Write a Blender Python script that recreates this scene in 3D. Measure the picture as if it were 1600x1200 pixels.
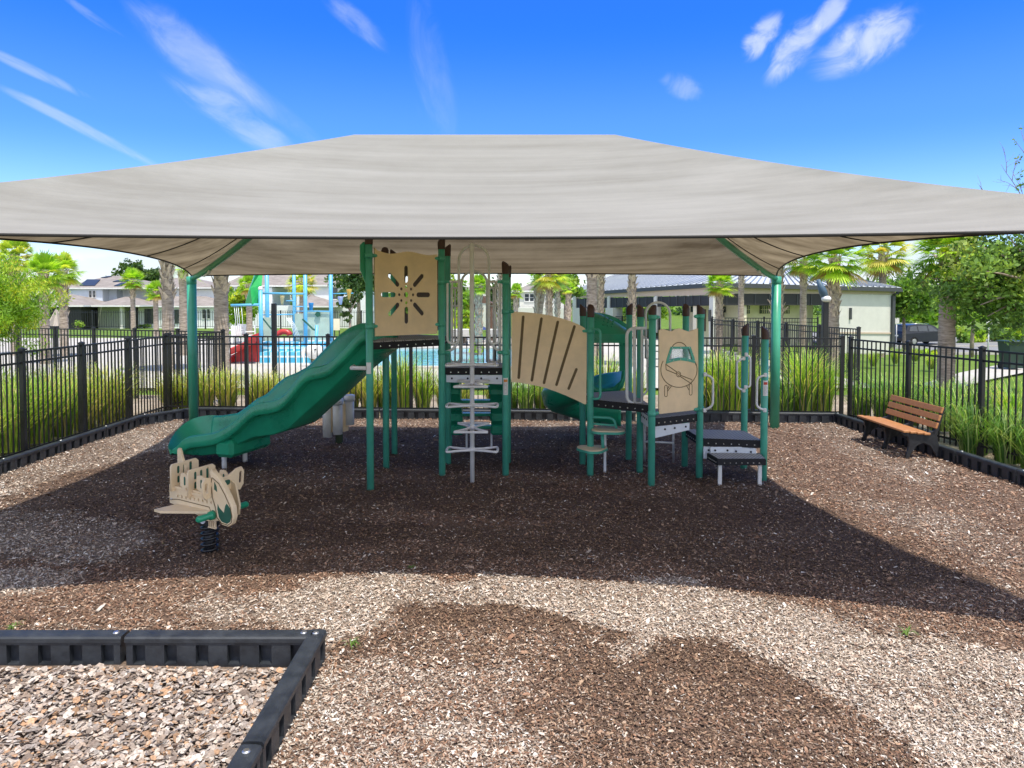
import bpy, bmesh, math, random
import numpy as np
from mathutils import Vector, Matrix

# ------------------------------------------------------------------ camera, light, world, exposure
for o in list(bpy.data.objects):
    bpy.data.objects.remove(o, do_unlink=True)
scene = bpy.context.scene
COL = scene.collection
F = 1110.0; CAMZ = 2.4; PITCH = math.radians(2.0)
HOR = 466.0
Y0 = HOR + F*math.tan(PITCH)
cd = bpy.data.cameras.new("camera"); cam = bpy.data.objects.new("camera", cd); COL.objects.link(cam)
cam.location = (0, 0, CAMZ); cam.rotation_euler = (math.radians(90)-PITCH, 0, 0)
cd.sensor_width = 36; cd.lens = 36*F/1600; cd.shift_y = -(600-Y0)/1600
cd.clip_start = 0.05; cd.clip_end = 5000
scene.camera = cam
SUN = Vector((0.6, -1.0, 2.85)).normalized()
sl = bpy.data.lights.new("sun", 'SUN'); sl.energy = 2.1; sl.angle = math.radians(0.5); sl.color = (1.0, 0.93, 0.82)
so = bpy.data.objects.new("sun", sl); COL.objects.link(so)
so.rotation_euler = SUN.to_track_quat('Z', 'Y').to_euler()
world = bpy.data.worlds.new("World"); scene.world = world; world.use_nodes = True
scene.view_settings.view_transform = 'Standard'; scene.view_settings.look = 'None'
scene.view_settings.exposure = 1.34; scene.view_settings.gamma = 1.0
try: scene.view_settings.use_curve_mapping = False
except Exception: pass
scene.cycles.max_bounces = 6; scene.cycles.transparent_max_bounces = 12
scene.cycles.use_denoising = True

def build_world():
    nt = world.node_tree; N = nt.nodes; L = nt.links; N.clear()
    out = N.new('ShaderNodeOutputWorld'); bg = N.new('ShaderNodeBackground')
    sky = N.new('ShaderNodeTexSky'); sky.sky_type = 'NISHITA'; sky.sun_disc = False
    sky.sun_elevation = math.asin(SUN.z); sky.sun_rotation = math.atan2(SUN.x, SUN.y)
    sky.air_density = 1.3; sky.dust_density = 0.15; sky.ozone_density = 2.5; sky.altitude = 0
    hs = N.new('ShaderNodeVectorMath'); hs.operation = 'MULTIPLY'; L.new(sky.outputs[0], hs.inputs[0])
    tc = N.new('ShaderNodeTexCoord'); sep = N.new('ShaderNodeSeparateXYZ')
    L.new(tc.outputs['Generated'], sep.inputs[0])
    def m(op, a, b=None, c=None):
        n = N.new('ShaderNodeMath'); n.operation = op
        for i, v in enumerate((a, b, c)):
            if v is None: continue
            if isinstance(v, (int, float)): n.inputs[i].default_value = v
            else: L.new(v, n.inputs[i])
        return n.outputs[0]
    tr = N.new('ShaderNodeValToRGB'); tr.color_ramp.interpolation = 'EASE'; te = tr.color_ramp.elements
    ST = [(0.0, (.50, .57, .76)), (.10, (.27, .39, .72)), (.22, (.13, .275, .70)), (.36, (.053, .22, .65)), (.60, (.09, .23, .54)), (.85, (.42, .46, .50))]
    while len(te) < len(ST): te.new(.5)
    for i, (q_, c_) in enumerate(ST): te[i].position = q_; te[i].color = (*c_, 1)
    L.new(sep.outputs[2], tr.inputs[0]); L.new(tr.outputs[0], hs.inputs[1])
    yy = m('MAXIMUM', sep.outputs[1], 0.05)
    u = m('DIVIDE', sep.outputs[0], yy); v = m('DIVIDE', sep.outputs[2], yy)
    def blob(cx, cy, ang, a, b, scale, seed, stretch, th0, th1, amp):
        # elongated cloud streak around direction (cx, cy), axis turned by ang
        ca, sa = math.cos(ang), math.sin(ang)
        du = m('SUBTRACT', u, cx); dv = m('SUBTRACT', v, cy)
        p = m('ADD', m('MULTIPLY', du, ca), m('MULTIPLY', dv, sa))
        q = m('ADD', m('MULTIPLY', du, -sa), m('MULTIPLY', dv, ca))
        r = m('ADD', m('POWER', m('ABSOLUTE', m('DIVIDE', p, a)), 2), m('POWER', m('ABSOLUTE', m('DIVIDE', q, b)), 2))
        mask = m('MAXIMUM', m('SUBTRACT', 1.0, r), 0.0)
        cb = N.new('ShaderNodeCombineXYZ'); L.new(m('MULTIPLY', p, scale), cb.inputs[0]); L.new(m('MULTIPLY', q, scale*stretch), cb.inputs[1]); cb.inputs[2].default_value = seed
        nz = N.new('ShaderNodeTexNoise'); nz.inputs['Scale'].default_value = 1; nz.inputs['Detail'].default_value = 7; nz.inputs['Roughness'].default_value = 0.6; nz.inputs['Distortion'].default_value = 0.9
        L.new(cb.outputs[0], nz.inputs['Vector'])
        s = m('ADD', nz.outputs[0], m('MULTIPLY', mask, 0.35))
        mr = N.new('ShaderNodeMapRange'); mr.interpolation_type = 'SMOOTHSTEP'; L.new(s, mr.inputs[0]); mr.inputs[1].default_value = th0; mr.inputs[2].default_value = th1
        return m('MULTIPLY', m('MULTIPLY', mr.outputs[0], m('POWER', m('MINIMUM', m('MULTIPLY', mask, 1.5), 1.0), 1.3)), amp)
    def uv(px, py): return (px-800)/F, (HOR-py)/F
    parts = []
    A = math.radians
    for (px, py, ang, a, b, sc, seed, st, t0, t1, amp) in [
        (1235, 82, A(52), .070, .030, 14, 1.3, 1.7, .48, .98, .68),
        (1345, 70, A(28), .098, .042, 14, 4.1, 1.7, .46, .98, .72),
        (1185, 62, A(50), .048, .024, 16, 7.7, 1.6, .50, .90, .65),
        (1290, 25, A(50), .05, .02, 16, 2.2, 1.6, .50, .90, .60),
        (1062, 140, A(-20), .040, .022, 16, 9.4, 1.5, .50, 1.0, .30),
        (315, 95, A(-40), .15, .040, 8, 3.3, 2.6, .50, 1.05, .34),
        (120, 195, A(-27), .17, .010, 8, 5.6, 5, .46, .95, .36),
        (60, 115, A(-25), .12, .010, 8, 6.1, 5, .50, .95, .36),
        (150, 30, A(-35), .07, .008, 8, 16.1, 5, .50, 1.0, .22),
        (560, 40, A(-40), .07, .020, 9, 8.2, 3, .50, 1.05, .28),
        (370, 185, A(-32), .13, .03, 7, 12.2, 3.5, .50, 1.05, .42),
        (675, 110, A(-80), .15, .035, 8, 11.5, 2.6, .52, 1.15, .18),
        (400, 150, A(-38), .14, .02, 8, 21.5, 3.5, .48, 1.1, .22)]:
        cu, cv = uv(px, py)
        parts.append(blob(cu, cv, ang, a, b, sc, seed, st, t0, t1, amp))
    tot = parts[0]
    for p in parts[1:]: tot = m('ADD', tot, p)
    # low bank of cumulus near the horizon
    cb = N.new('ShaderNodeCombineXYZ'); L.new(m('MULTIPLY', u, 4), cb.inputs[0]); L.new(m('MULTIPLY', v, 11), cb.inputs[1]); cb.inputs[2].default_value = 3.7
    nz = N.new('ShaderNodeTexNoise'); nz.inputs['Scale'].default_value = 1.4; nz.inputs['Detail'].default_value = 6; L.new(cb.outputs[0], nz.inputs['Vector'])
    mr = N.new('ShaderNodeMapRange'); mr.interpolation_type = 'SMOOTHSTEP'; L.new(m('SUBTRACT', nz.outputs[0], m('MULTIPLY', m('MAXIMUM', v, 0.0), 2.4)), mr.inputs[0]); mr.inputs[1].default_value = .28; mr.inputs[2].default_value = .42
    tot = m('MINIMUM', m('ADD', tot, m('MULTIPLY', mr.outputs[0], 0.8)), 0.95)
    # unseen bright clouds added behind the camera as neutral fill light
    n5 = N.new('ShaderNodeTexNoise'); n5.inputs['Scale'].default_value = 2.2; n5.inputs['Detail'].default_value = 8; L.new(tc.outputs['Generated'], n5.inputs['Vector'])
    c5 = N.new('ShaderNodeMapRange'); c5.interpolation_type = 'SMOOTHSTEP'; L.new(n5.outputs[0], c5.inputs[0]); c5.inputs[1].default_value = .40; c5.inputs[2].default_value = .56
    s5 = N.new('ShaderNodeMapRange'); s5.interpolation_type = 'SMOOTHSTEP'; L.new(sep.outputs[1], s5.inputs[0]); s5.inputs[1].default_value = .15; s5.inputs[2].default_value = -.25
    fill_clouds = m('MULTIPLY', m('MULTIPLY', c5.outputs[0], s5.outputs[0]), .9)
    mx = N.new('ShaderNodeMix'); mx.data_type = 'RGBA'; L.new(tot, mx.inputs[0]); L.new(hs.outputs[0], mx.inputs[6]); mx.inputs[7].default_value = (2.3, 2.5, 2.7, 1)
    m2 = N.new('ShaderNodeMix'); m2.data_type = 'RGBA'; L.new(fill_clouds, m2.inputs[0]); L.new(mx.outputs[2], m2.inputs[6]); m2.inputs[7].default_value = (4.3, 4.35, 4.3, 1)
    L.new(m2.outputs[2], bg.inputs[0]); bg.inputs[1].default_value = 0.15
    L.new(bg.outputs[0], out.inputs[0])
build_world()

# ------------------------------------------------------------------ helpers
rng = np.random.default_rng(7); random.seed(7)
cP, sP = math.cos(PITCH), math.sin(PITCH)
def ray(px, py):
    xc = (px-800)/F; yc = (Y0-py)/F
    return Vector((xc, yc*sP+cP, yc*cP-sP))
def at(px, py, Y):
    d = ray(px, py); t = Y/d.y
    return Vector((d.x*t, Y, CAMZ+d.z*t))
def gnd(px, py, z=0.0):
    d = ray(px, py); t = (z-CAMZ)/d.z
    return Vector((d.x*t, d.y*t, z))
def onplane(P, Q, px, py, off=0.0):
    # point seen at px,py on the upright plane through P and Q (xy), pushed off along its normal
    dx, dy = Q[0]-P[0], Q[1]-P[1]; l = math.hypot(dx, dy); nx, ny = dy/l, -dx/l
    d = ray(px, py); t = (nx*P[0]+ny*P[1]+off)/(nx*d.x+ny*d.y)
    return Vector((d.x*t, d.y*t, CAMZ+d.z*t))
def proj(X, Y, Z):
    # world -> pixel of the 1600x1200 picture (numpy arrays)
    dz = Z-CAMZ; zc = Y*cP - dz*sP; yc = Y*sP + dz*cP
    return 800+F*X/zc, Y0-F*yc/zc

def new_obj(name, me, mat=None, parent=None, loc=None):
    o = bpy.data.objects.new(name, me); COL.objects.link(o)
    if mat is not None and me is not None:
        if isinstance(mat, (list, tuple)):
            for m_ in mat: me.materials.append(m_)
        else: me.materials.append(mat)
    if parent is not None: o.parent = parent
    if loc is not None: o.location = loc
    return o
def tag(o, label=None, cat=None, group=None, kind=None):
    if label: o['label'] = label
    if cat: o['category'] = cat
    if group: o['group'] = group
    if kind: o['kind'] = kind
    return o
def thing(name, label, cat, loc=(0, 0, 0), rotz=0.0, group=None):
    o = bpy.data.objects.new(name, None); COL.objects.link(o); o.empty_display_size = 0.1
    o.location = loc; o.rotation_euler = (0, 0, rotz)
    return tag(o, label, cat, group)
def copy_tree(o, loc=None, rotz=None, label=None, group=None, parent=None, scale=None):
    c = o.copy(); COL.objects.link(c)
    if parent is not None: c.parent = parent
    if loc is not None: c.location = loc
    if rotz is not None: c.rotation_euler = (0, 0, rotz)
    if scale is not None: c.scale = scale
    if label: c['label'] = label
    if group: c['group'] = group
    for ch in [k for k in o.children]: copy_tree(ch, parent=c)
    return c
def wloc(o):
    v = Vector((0, 0, 0))
    while o is not None:
        v += Vector(o.location); o = o.parent
    return v

class MB:
    def __init__(s): s.v = []; s.f = []; s.sm = []; s.mi = []; s.cur = 0
    def add(s, vs, fs, smooth=False):
        b = len(s.v); s.v += [Vector(v) for v in vs]
        for f in fs: s.f.append([b+i for i in f]); s.sm.append(smooth); s.mi.append(s.cur)
        return s
    def box(s, c, size, rz=0.0, M=None):
        hx, hy, hz = size[0]/2, size[1]/2, size[2]/2
        vs = [Vector((x, y, z)) for x in (-hx, hx) for y in (-hy, hy) for z in (-hz, hz)]
        if M is not None: vs = [M @ v for v in vs]
        elif rz: R = Matrix.Rotation(rz, 3, 'Z'); vs = [R @ v for v in vs]
        vs = [v+Vector(c) for v in vs]
        return s.add(vs, [(0, 1, 3, 2), (4, 6, 7, 5), (0, 4, 5, 1), (2, 3, 7, 6), (0, 2, 6, 4), (1, 5, 7, 3)])
    def bbox(s, c, size, rz=0.0, b=0.01):
        # box with chamfered edges
        hx, hy, hz = size[0]/2, size[1]/2, size[2]/2; b = min(b, hx*.9, hy*.9, hz*.9)
        ring = [(hx-b, -hy), (hx, -hy+b), (hx, hy-b), (hx-b, hy), (-hx+b, hy), (-hx, hy-b), (-hx, -hy+b), (-hx+b, -hy)]
        ins = [(hx-b, -hy+b), (hx-b, -hy+b), (hx-b, hy-b), (hx-b, hy-b), (-hx+b, hy-b), (-hx+b, hy-b), (-hx+b, -hy+b), (-hx+b, -hy+b)]
        vs = []
        for z, rr in ((-hz, ins), (-hz+b, ring), (hz-b, ring), (hz, ins)):
            vs += [Vector((x, y, z)) for x, y in rr]
        R = Matrix.Rotation(rz, 3, 'Z'); vs = [R @ v + Vector(c) for v in vs]
        fs = []
        for k in range(3):
            for i in range(8):
                j = (i+1) % 8; fs.append((k*8+i, k*8+j, k*8+8+j, k*8+8+i))
        fs.append(tuple([24, 26, 28, 30][::1])); fs.append((6, 4, 2, 0))
        return s.add(vs, fs)
    def beam(s, a, b, w, h):
        a = Vector(a); b = Vector(b); d = b-a; l = d.length; d.normalize()
        side = d.cross(Vector((0, 0, 1)))
        if side.length < 1e-4: side = Vector((1, 0, 0))
        side.normalize(); up = side.cross(d)
        vs = []
        for p in (a, b):
            for i, j in ((-1, -1), (1, -1), (1, 1), (-1, 1)): vs.append(p+side*(i*w/2)+up*(j*h/2))
        return s.add(vs, [(0, 3, 2, 1), (4, 5, 6, 7), (0, 1, 5, 4), (1, 2, 6, 5), (2, 3, 7, 6), (3, 0, 4, 7)])
    def tube(s, pts, r, n=12, cap=True, closed=False):
        pts = [Vector(p) for p in pts]; m = len(pts); rs = r if isinstance(r, (list, tuple)) else [r]*m
        vs = []; prev = None
        for i, p in enumerate(pts):
            if closed: t = pts[(i+1) % m]-pts[i-1]
            else: t = pts[min(i+1, m-1)]-pts[max(i-1, 0)]
            t.normalize()
            if prev is None:
                a = Vector((0, 0, 1)) if abs(t.z) < .9 else Vector((1, 0, 0))
                x = t.cross(a).normalized()
            else:
                x = (prev - t*prev.dot(t)).normalized()
            y = t.cross(x); prev = x
            for k in range(n):
                an = 2*math.pi*k/n; vs.append(p+(x*math.cos(an)+y*math.sin(an))*rs[i])
        fs = []
        for i in range(m if closed else m-1):
            for k in range(n):
                a = i*n+k; b = i*n+(k+1) % n; i2 = (i+1) % m; fs.append((a, b, i2*n+(k+1) % n, i2*n+k))
        s.add(vs, fs, True)
        if cap and not closed:
            b = len(s.v)-m*n
            s.f.append([b+k for k in range(n)][::-1]); s.sm.append(False); s.mi.append(s.cur)
            s.f.append([b+(m-1)*n+k for k in range(n)]); s.sm.append(False); s.mi.append(s.cur)
        return s
    def prism(s, poly, thick, origin, ux, uy):
        # polygon (u,v) extruded by thick along ux x uy, centred
        ux = Vector(ux); uy = Vector(uy); nn = ux.cross(uy).normalized(); o = Vector(origin); n = len(poly)
        vs = [o+ux*p[0]+uy*p[1]-nn*thick/2 for p in poly]+[o+ux*p[0]+uy*p[1]+nn*thick/2 for p in poly]
        fs = [tuple(range(n))[::-1], tuple(range(n, 2*n))]+[(i, (i+1) % n, n+(i+1) % n, n+i) for i in range(n)]
        return s.add(vs, fs)
    def grid(s, fn, nu, nv, smooth=True, flip=False):
        vs = [fn(i/nu, j/nv) for j in range(nv+1) for i in range(nu+1)]
        fs = []
        for j in range(nv):
            for i in range(nu):
                a = j*(nu+1)+i; f = (a, a+1, a+nu+2, a+nu+1); fs.append(f[::-1] if flip else f)
        return s.add(vs, fs, smooth)
    def sphere(s, c, r, n=12, m=8, sc=(1, 1, 1)):
        c = Vector(c); vs = [c+Vector((0, 0, r*sc[2]))]
        for j in range(1, m):
            a = math.pi*j/m
            for i in range(n):
                b = 2*math.pi*i/n; vs.append(c+Vector((r*sc[0]*math.sin(a)*math.cos(b), r*sc[1]*math.sin(a)*math.sin(b), r*sc[2]*math.cos(a))))
        vs.append(c-Vector((0, 0, r*sc[2]))); fs = []
        for i in range(n): fs.append((0, 1+i, 1+(i+1) % n))
        for j in range(m-2):
            for i in range(n): a = 1+j*n; fs.append((a+i, a+n+i, a+n+(i+1) % n, a+(i+1) % n))
        e = len(vs)-1; a = 1+(m-2)*n
        for i in range(n): fs.append((a+i, e, a+(i+1) % n))
        return s.add(vs, fs, True)
    def build(s, name, mat, parent=None, label=None):
        off = wloc(parent) if parent is not None else Vector((0, 0, 0))
        me = bpy.data.meshes.new(name)
        me.from_pydata([tuple(v-off) for v in s.v], [], s.f)
        me.polygons.foreach_set('use_smooth', s.sm); me.polygons.foreach_set('material_index', s.mi); me.update()
        o = new_obj(name, me, mat, parent)
        if label: o['label'] = label
        return o

def fillet(pts, r, n=5):
    pts = [Vector(p) for p in pts]; out = [pts[0]]
    for i in range(1, len(pts)-1):
        a, b, c = pts[i-1], pts[i], pts[i+1]; d1 = (a-b); d2 = (c-b)
        k = min(r, d1.length*.49, d2.length*.49); p = b+d1.normalized()*k; q = b+d2.normalized()*k
        for t in range(n+1):
            t /= n; out.append(p*(1-t)**2+b*2*t*(1-t)+q*t**2)
    out.append(pts[-1]); return out
def arc(cx, cy, r, a0, a1, n=10): return [(cx+r*math.cos(math.radians(a0+(a1-a0)*i/n)), cy+r*math.sin(math.radians(a0+(a1-a0)*i/n))) for i in range(n+1)]
def capsule(x0, y0, x1, y1, w, n=6):
    a = math.degrees(math.atan2(y1-y0, x1-x0)); return arc(x1, y1, w/2, a-90, a+90, n)+arc(x0, y0, w/2, a+90, a+270, n)
def circle(cx, cy, r, n=16): return [(cx+r*math.cos(2*math.pi*i/n), cy+r*math.sin(2*math.pi*i/n)) for i in range(n)]
def plate(name, outer, holes, thick, M, mat, parent=None, bevel=0.003, label=None):
    # flat board with cut-outs: filled 2D outline given a thickness; M places it in the world
    cu = bpy.data.curves.new(name, 'CURVE'); cu.dimensions = '2D'; cu.fill_mode = 'BOTH'; cu.extrude = thick/2-bevel; cu.bevel_depth = bevel; cu.offset = -bevel
    for poly in [outer]+list(holes):
        sp = cu.splines.new('POLY'); sp.points.add(len(poly)-1)
        for i, p in enumerate(poly): sp.points[i].co = (p[0], p[1], 0, 1)
        sp.use_cyclic_u = True
    tmp = bpy.data.objects.new('tmp', cu); COL.objects.link(tmp)
    dg = bpy.context.evaluated_depsgraph_get(); dg.update()
    me = bpy.data.meshes.new_from_object(tmp.evaluated_get(dg)); me.name = name
    bpy.data.objects.remove(tmp, do_unlink=True); bpy.data.curves.remove(cu)
    off = wloc(parent) if parent is not None else Vector((0, 0, 0))
    me.transform(Matrix.Translation(-off) @ M)
    me.materials.clear()
    o = new_obj(name, me, mat, parent)
    if label: o['label'] = label
    return o
def frame_vert(P, Q, z=0.0, off=0.0):
    # matrix: local x along P->Q, local y up, local z = outward normal (towards the right-hand side)
    P = Vector((P[0], P[1], z)); Q = Vector((Q[0], Q[1], z)); x = (Q-P).normalized(); y = Vector((0, 0, 1)); n = x.cross(y)
    M = Matrix.Identity(4)
    for i in range(3): M[i][0] = x[i]; M[i][1] = y[i]; M[i][2] = n[i]; M[i][3] = (P+n*off)[i]
    return M
def np_mesh(name, verts, faces, cols=None, mat=None, parent=None, smooth=False):
    verts = np.asarray(verts, dtype=np.float32); faces = np.asarray(faces, dtype=np.int32); k = faces.shape[1]
    me = bpy.data.meshes.new(name); me.vertices.add(len(verts)); me.vertices.foreach_set('co', verts.ravel())
    me.loops.add(faces.size); me.loops.foreach_set('vertex_index', faces.ravel())
    me.polygons.add(len(faces)); me.polygons.foreach_set('loop_start', np.arange(0, faces.size, k, dtype=np.int32))
    try: me.polygons.foreach_set('loop_total', np.full(len(faces), k, dtype=np.int32))
    except Exception: pass
    if smooth: me.polygons.foreach_set('use_smooth', np.ones(len(faces), dtype=bool))
    me.update(calc_edges=True)
    if cols is not None:
        a = me.color_attributes.new('tint', 'FLOAT_COLOR', 'CORNER')
        c = np.ones((len(faces), k, 4), dtype=np.float32); c[:, :, :3] = np.asarray(cols, dtype=np.float32)[:, None, :]
        a.data.foreach_set('color', c.ravel())
    return new_obj(name, me, mat, parent) if name else me

# value noise for laying out patches
_perm = rng.random((256, 256))
def vnoise(x, y):
    xi = np.floor(x).astype(int); yi = np.floor(y).astype(int); fx = x-xi; fy = y-yi
    fx = fx*fx*(3-2*fx); fy = fy*fy*(3-2*fy)
    g = lambda a, b: _perm[a & 255, b & 255]
    return (g(xi, yi)*(1-fx)+g(xi+1, yi)*fx)*(1-fy)+(g(xi, yi+1)*(1-fx)+g(xi+1, yi+1)*fx)*fy
def fbm(x, y, o=4):
    s = 0; a = .5; t = 0
    for k in range(o): s = s+a*vnoise(x*2**k+17*k, y*2**k+31*k); t += a; a *= .5
    return s/t

# ------------------------------------------------------------------ materials
def mat(name, col, rough=.6, var=.12, scale=6.0, bump=0.0, bscale=60.0, metal=0.0, spec=.5, col2=None, coat=0.0, stretch=None, dirt=0.0, wave=None):
    m = bpy.data.materials.new(name); m.use_nodes = True; nt = m.node_tree; N = nt.nodes; L = nt.links
    b = N['Principled BSDF']; b.inputs['Roughness'].default_value = rough; b.inputs['Metallic'].default_value = metal
    b.inputs['Specular IOR Level'].default_value = spec; b.inputs['Coat Weight'].default_value = coat
    tc = N.new('ShaderNodeTexCoord'); src = tc.outputs['Object']
    if stretch:
        mp = N.new('ShaderNodeMapping'); mp.inputs['Scale'].default_value = stretch; L.new(src, mp.inputs[0]); src = mp.outputs[0]
    nz = N.new('ShaderNodeTexNoise'); nz.inputs['Scale'].default_value = scale; nz.inputs['Detail'].default_value = 6; nz.inputs['Roughness'].default_value = .62
    L.new(src, nz.inputs['Vector'])
    rp = N.new('ShaderNodeValToRGB'); rp.color_ramp.elements[0].position = .3; rp.color_ramp.elements[1].position = .7
    c1 = [max(0, c*(1-var)) for c in col]; c2 = [min(1, c*(1+var)) for c in (col2 or col)]
    if col2: c1 = list(col)
    rp.color_ramp.elements[0].color = (*c1, 1); rp.color_ramp.elements[1].color = (*c2, 1)
    L.new(nz.outputs[0], rp.inputs[0]); last = rp.outputs[0]
    L.new(last, b.inputs['Base Color'])
    # uneven gloss
    mr = N.new('ShaderNodeMapRange'); L.new(nz.outputs[0], mr.inputs[0]); mr.inputs[1].default_value = .3; mr.inputs[2].default_value = .7
    mr.inputs[3].default_value = max(0, rough-.08); mr.inputs[4].default_value = min(1, rough+.1); L.new(mr.outputs[0], b.inputs['Roughness'])
    if bump > 0:
        n2 = N.new('ShaderNodeTexNoise'); n2.inputs['Scale'].default_value = bscale; n2.inputs['Detail'].default_value = 4; L.new(src, n2.inputs['Vector'])
        bp = N.new('ShaderNodeBump'); bp.inputs['Strength'].default_value = bump; bp.inputs['Distance'].default_value = .01
        L.new(n2.outputs[0], bp.inputs['Height']); L.new(bp.outputs[0], b.inputs['Normal'])
    return m
def leafmat(name, trans=.42, rough=.5, spec=.35, gain=1.35):
    m = bpy.data.materials.new(name); m.use_nodes = True; nt = m.node_tree; N = nt.nodes; L = nt.links
    b = N['Principled BSDF']; b.inputs['Roughness'].default_value = rough; b.inputs['Specular IOR Level'].default_value = spec
    a = N.new('ShaderNodeAttribute'); a.attribute_name = 'tint'
    L.new(a.outputs['Color'], b.inputs['Base Color'])
    t = N.new('ShaderNodeBsdfTranslucent'); g = N.new('ShaderNodeMix'); g.data_type = 'RGBA'; g.blend_type = 'MULTIPLY'; g.inputs[0].default_value = 1
    L.new(a.outputs['Color'], g.inputs[6]); g.inputs[7].default_value = (1.5*gain, 1.35*gain, .6*gain, 1); L.new(g.outputs[2], t.inputs[0])
    mx = N.new('ShaderNodeMixShader'); mx.inputs[0].default_value = trans
    L.new(b.outputs[0], mx.inputs[1]); L.new(t.outputs[0], mx.inputs[2]); L.new(mx.outputs[0], N['Material Output'].inputs[0])
    return m
M = {}
M['post'] = mat('green_powder_coat', (.075, .40, .29), .38, .18, 3, .05, 200)
M['cpost'] = mat('canopy_green_paint', (.05, .33, .20), .35, .14, 2.5, .05, 150)
M['slide'] = mat('green_slide_plastic', (.016, .30, .165), .3, .22, 2.2, .08, 260)
M['cap'] = mat('brown_cap_plastic', (.06, .028, .02), .55, .2, 20)
M['tan'] = mat('tan_board', (.82, .62, .38), .5, .10, 4, .06, 300)
M['cream'] = mat('cream_board', (.78, .62, .41), .5, .08, 6, .05, 300)
M['groove'] = mat('routed_groove_brown', (.13, .085, .035), .7, .15, 8)
M['inlay'] = mat('green_board_core', (.02, .10, .065), .5, .15, 8)
M['grey'] = mat('light_grey_powder_coat', (.72, .72, .72), .4, .1, 8)
M['panelgrey'] = mat('pale_grey_sheet', (.66, .70, .75), .45, .1, 5)
M['black'] = mat('black_fence_paint', (.012, .0125, .014), .42, .25, 5, .04, 200)
M['border'] = mat('black_border_plastic', (.013, .016, .021), .46, .25, 9, .25, 240, col2=(.03, .035, .042))
M['steel'] = mat('bolt_steel', (.55, .55, .55), .3, .1, 30, metal=.9)
M['white'] = mat('white_paint', (.72, .72, .70), .5, .06, 5)
M['iron'] = mat('black_cast_iron', (.018, .019, .022), .5, .25, 20, .2, 120)
M['spring'] = mat('black_spring_steel', (.012, .012, .014), .3, .2, 20)
M['rubber'] = mat('tyre_rubber', (.015, .015, .015), .8, .2, 20)
M['glass'] = mat('window_glass', (.035, .045, .055), .08, .2, 3, spec=.8)
def wood():
    m = mat('orange_stained_wood', (.33, .135, .045), .55, .2, 7, .2, 90, col2=(.45, .21, .08), stretch=(.6, 9, 9)); return m
M['wood'] = wood()
def deckmat():
    m = mat('perforated_dark_deck', (.035, .036, .04), .75, .2, 8, spec=.25); nt = m.node_tree; N = nt.nodes; L = nt.links; b = N['Principled BSDF']
    tc = N.new('ShaderNodeTexCoord'); mp = N.new('ShaderNodeMapping'); mp.inputs['Scale'].default_value = (26, 26, 26); mp.inputs['Rotation'].default_value = (0, 0, .6); L.new(tc.outputs['Object'], mp.inputs[0])
    fr = N.new('ShaderNodeVectorMath'); fr.operation = 'FRACTION'; L.new(mp.outputs[0], fr.inputs[0])
    sb = N.new('ShaderNodeVectorMath'); sb.operation = 'SUBTRACT'; L.new(fr.outputs[0], sb.inputs[0]); sb.inputs[1].default_value = (.5, .5, .5)
    sp = N.new('ShaderNodeSeparateXYZ'); L.new(sb.outputs[0], sp.inputs[0])
    cb = N.new('ShaderNodeCombineXYZ'); L.new(sp.outputs[0], cb.inputs[0]); L.new(sp.outputs[1], cb.inputs[1])
    ln = N.new('ShaderNodeVectorMath'); ln.operation = 'LENGTH'; L.new(cb.outputs[0], ln.inputs[0])
    lt = N.new('ShaderNodeMath'); lt.operation = 'LESS_THAN'; L.new(ln.outputs['Value'], lt.inputs[0]); lt.inputs[1].default_value = .27
    ge = N.new('ShaderNodeNewGeometry'); sn = N.new('ShaderNodeSeparateXYZ'); L.new(ge.outputs['True Normal'], sn.inputs[0])
    gt = N.new('ShaderNodeMath'); gt.operation = 'GREATER_THAN'; L.new(sn.outputs[2], gt.inputs[0]); gt.inputs[1].default_value = .8
    ml = N.new('ShaderNodeMath'); ml.operation = 'MULTIPLY'; L.new(lt.outputs[0], ml.inputs[0]); L.new(gt.outputs[0], ml.inputs[1])
    mx = N.new('ShaderNodeMix'); mx.data_type = 'RGBA'; L.new(ml.outputs[0], mx.inputs[0]); mx.inputs[6].default_value = (.40, .40, .40, 1); mx.inputs[7].default_value = (.07, .07, .075, 1)
    mx2 = N.new('ShaderNodeMix'); mx2.data_type = 'RGBA'; L.new(gt.outputs[0], mx2.inputs[0]); mx2.inputs[6].default_value = (.022, .022, .025, 1); L.new(mx.outputs[2], mx2.inputs[7])
    L.new(mx2.outputs[2], b.inputs['Base Color']); return m
M['deck'] = deckmat()
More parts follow.
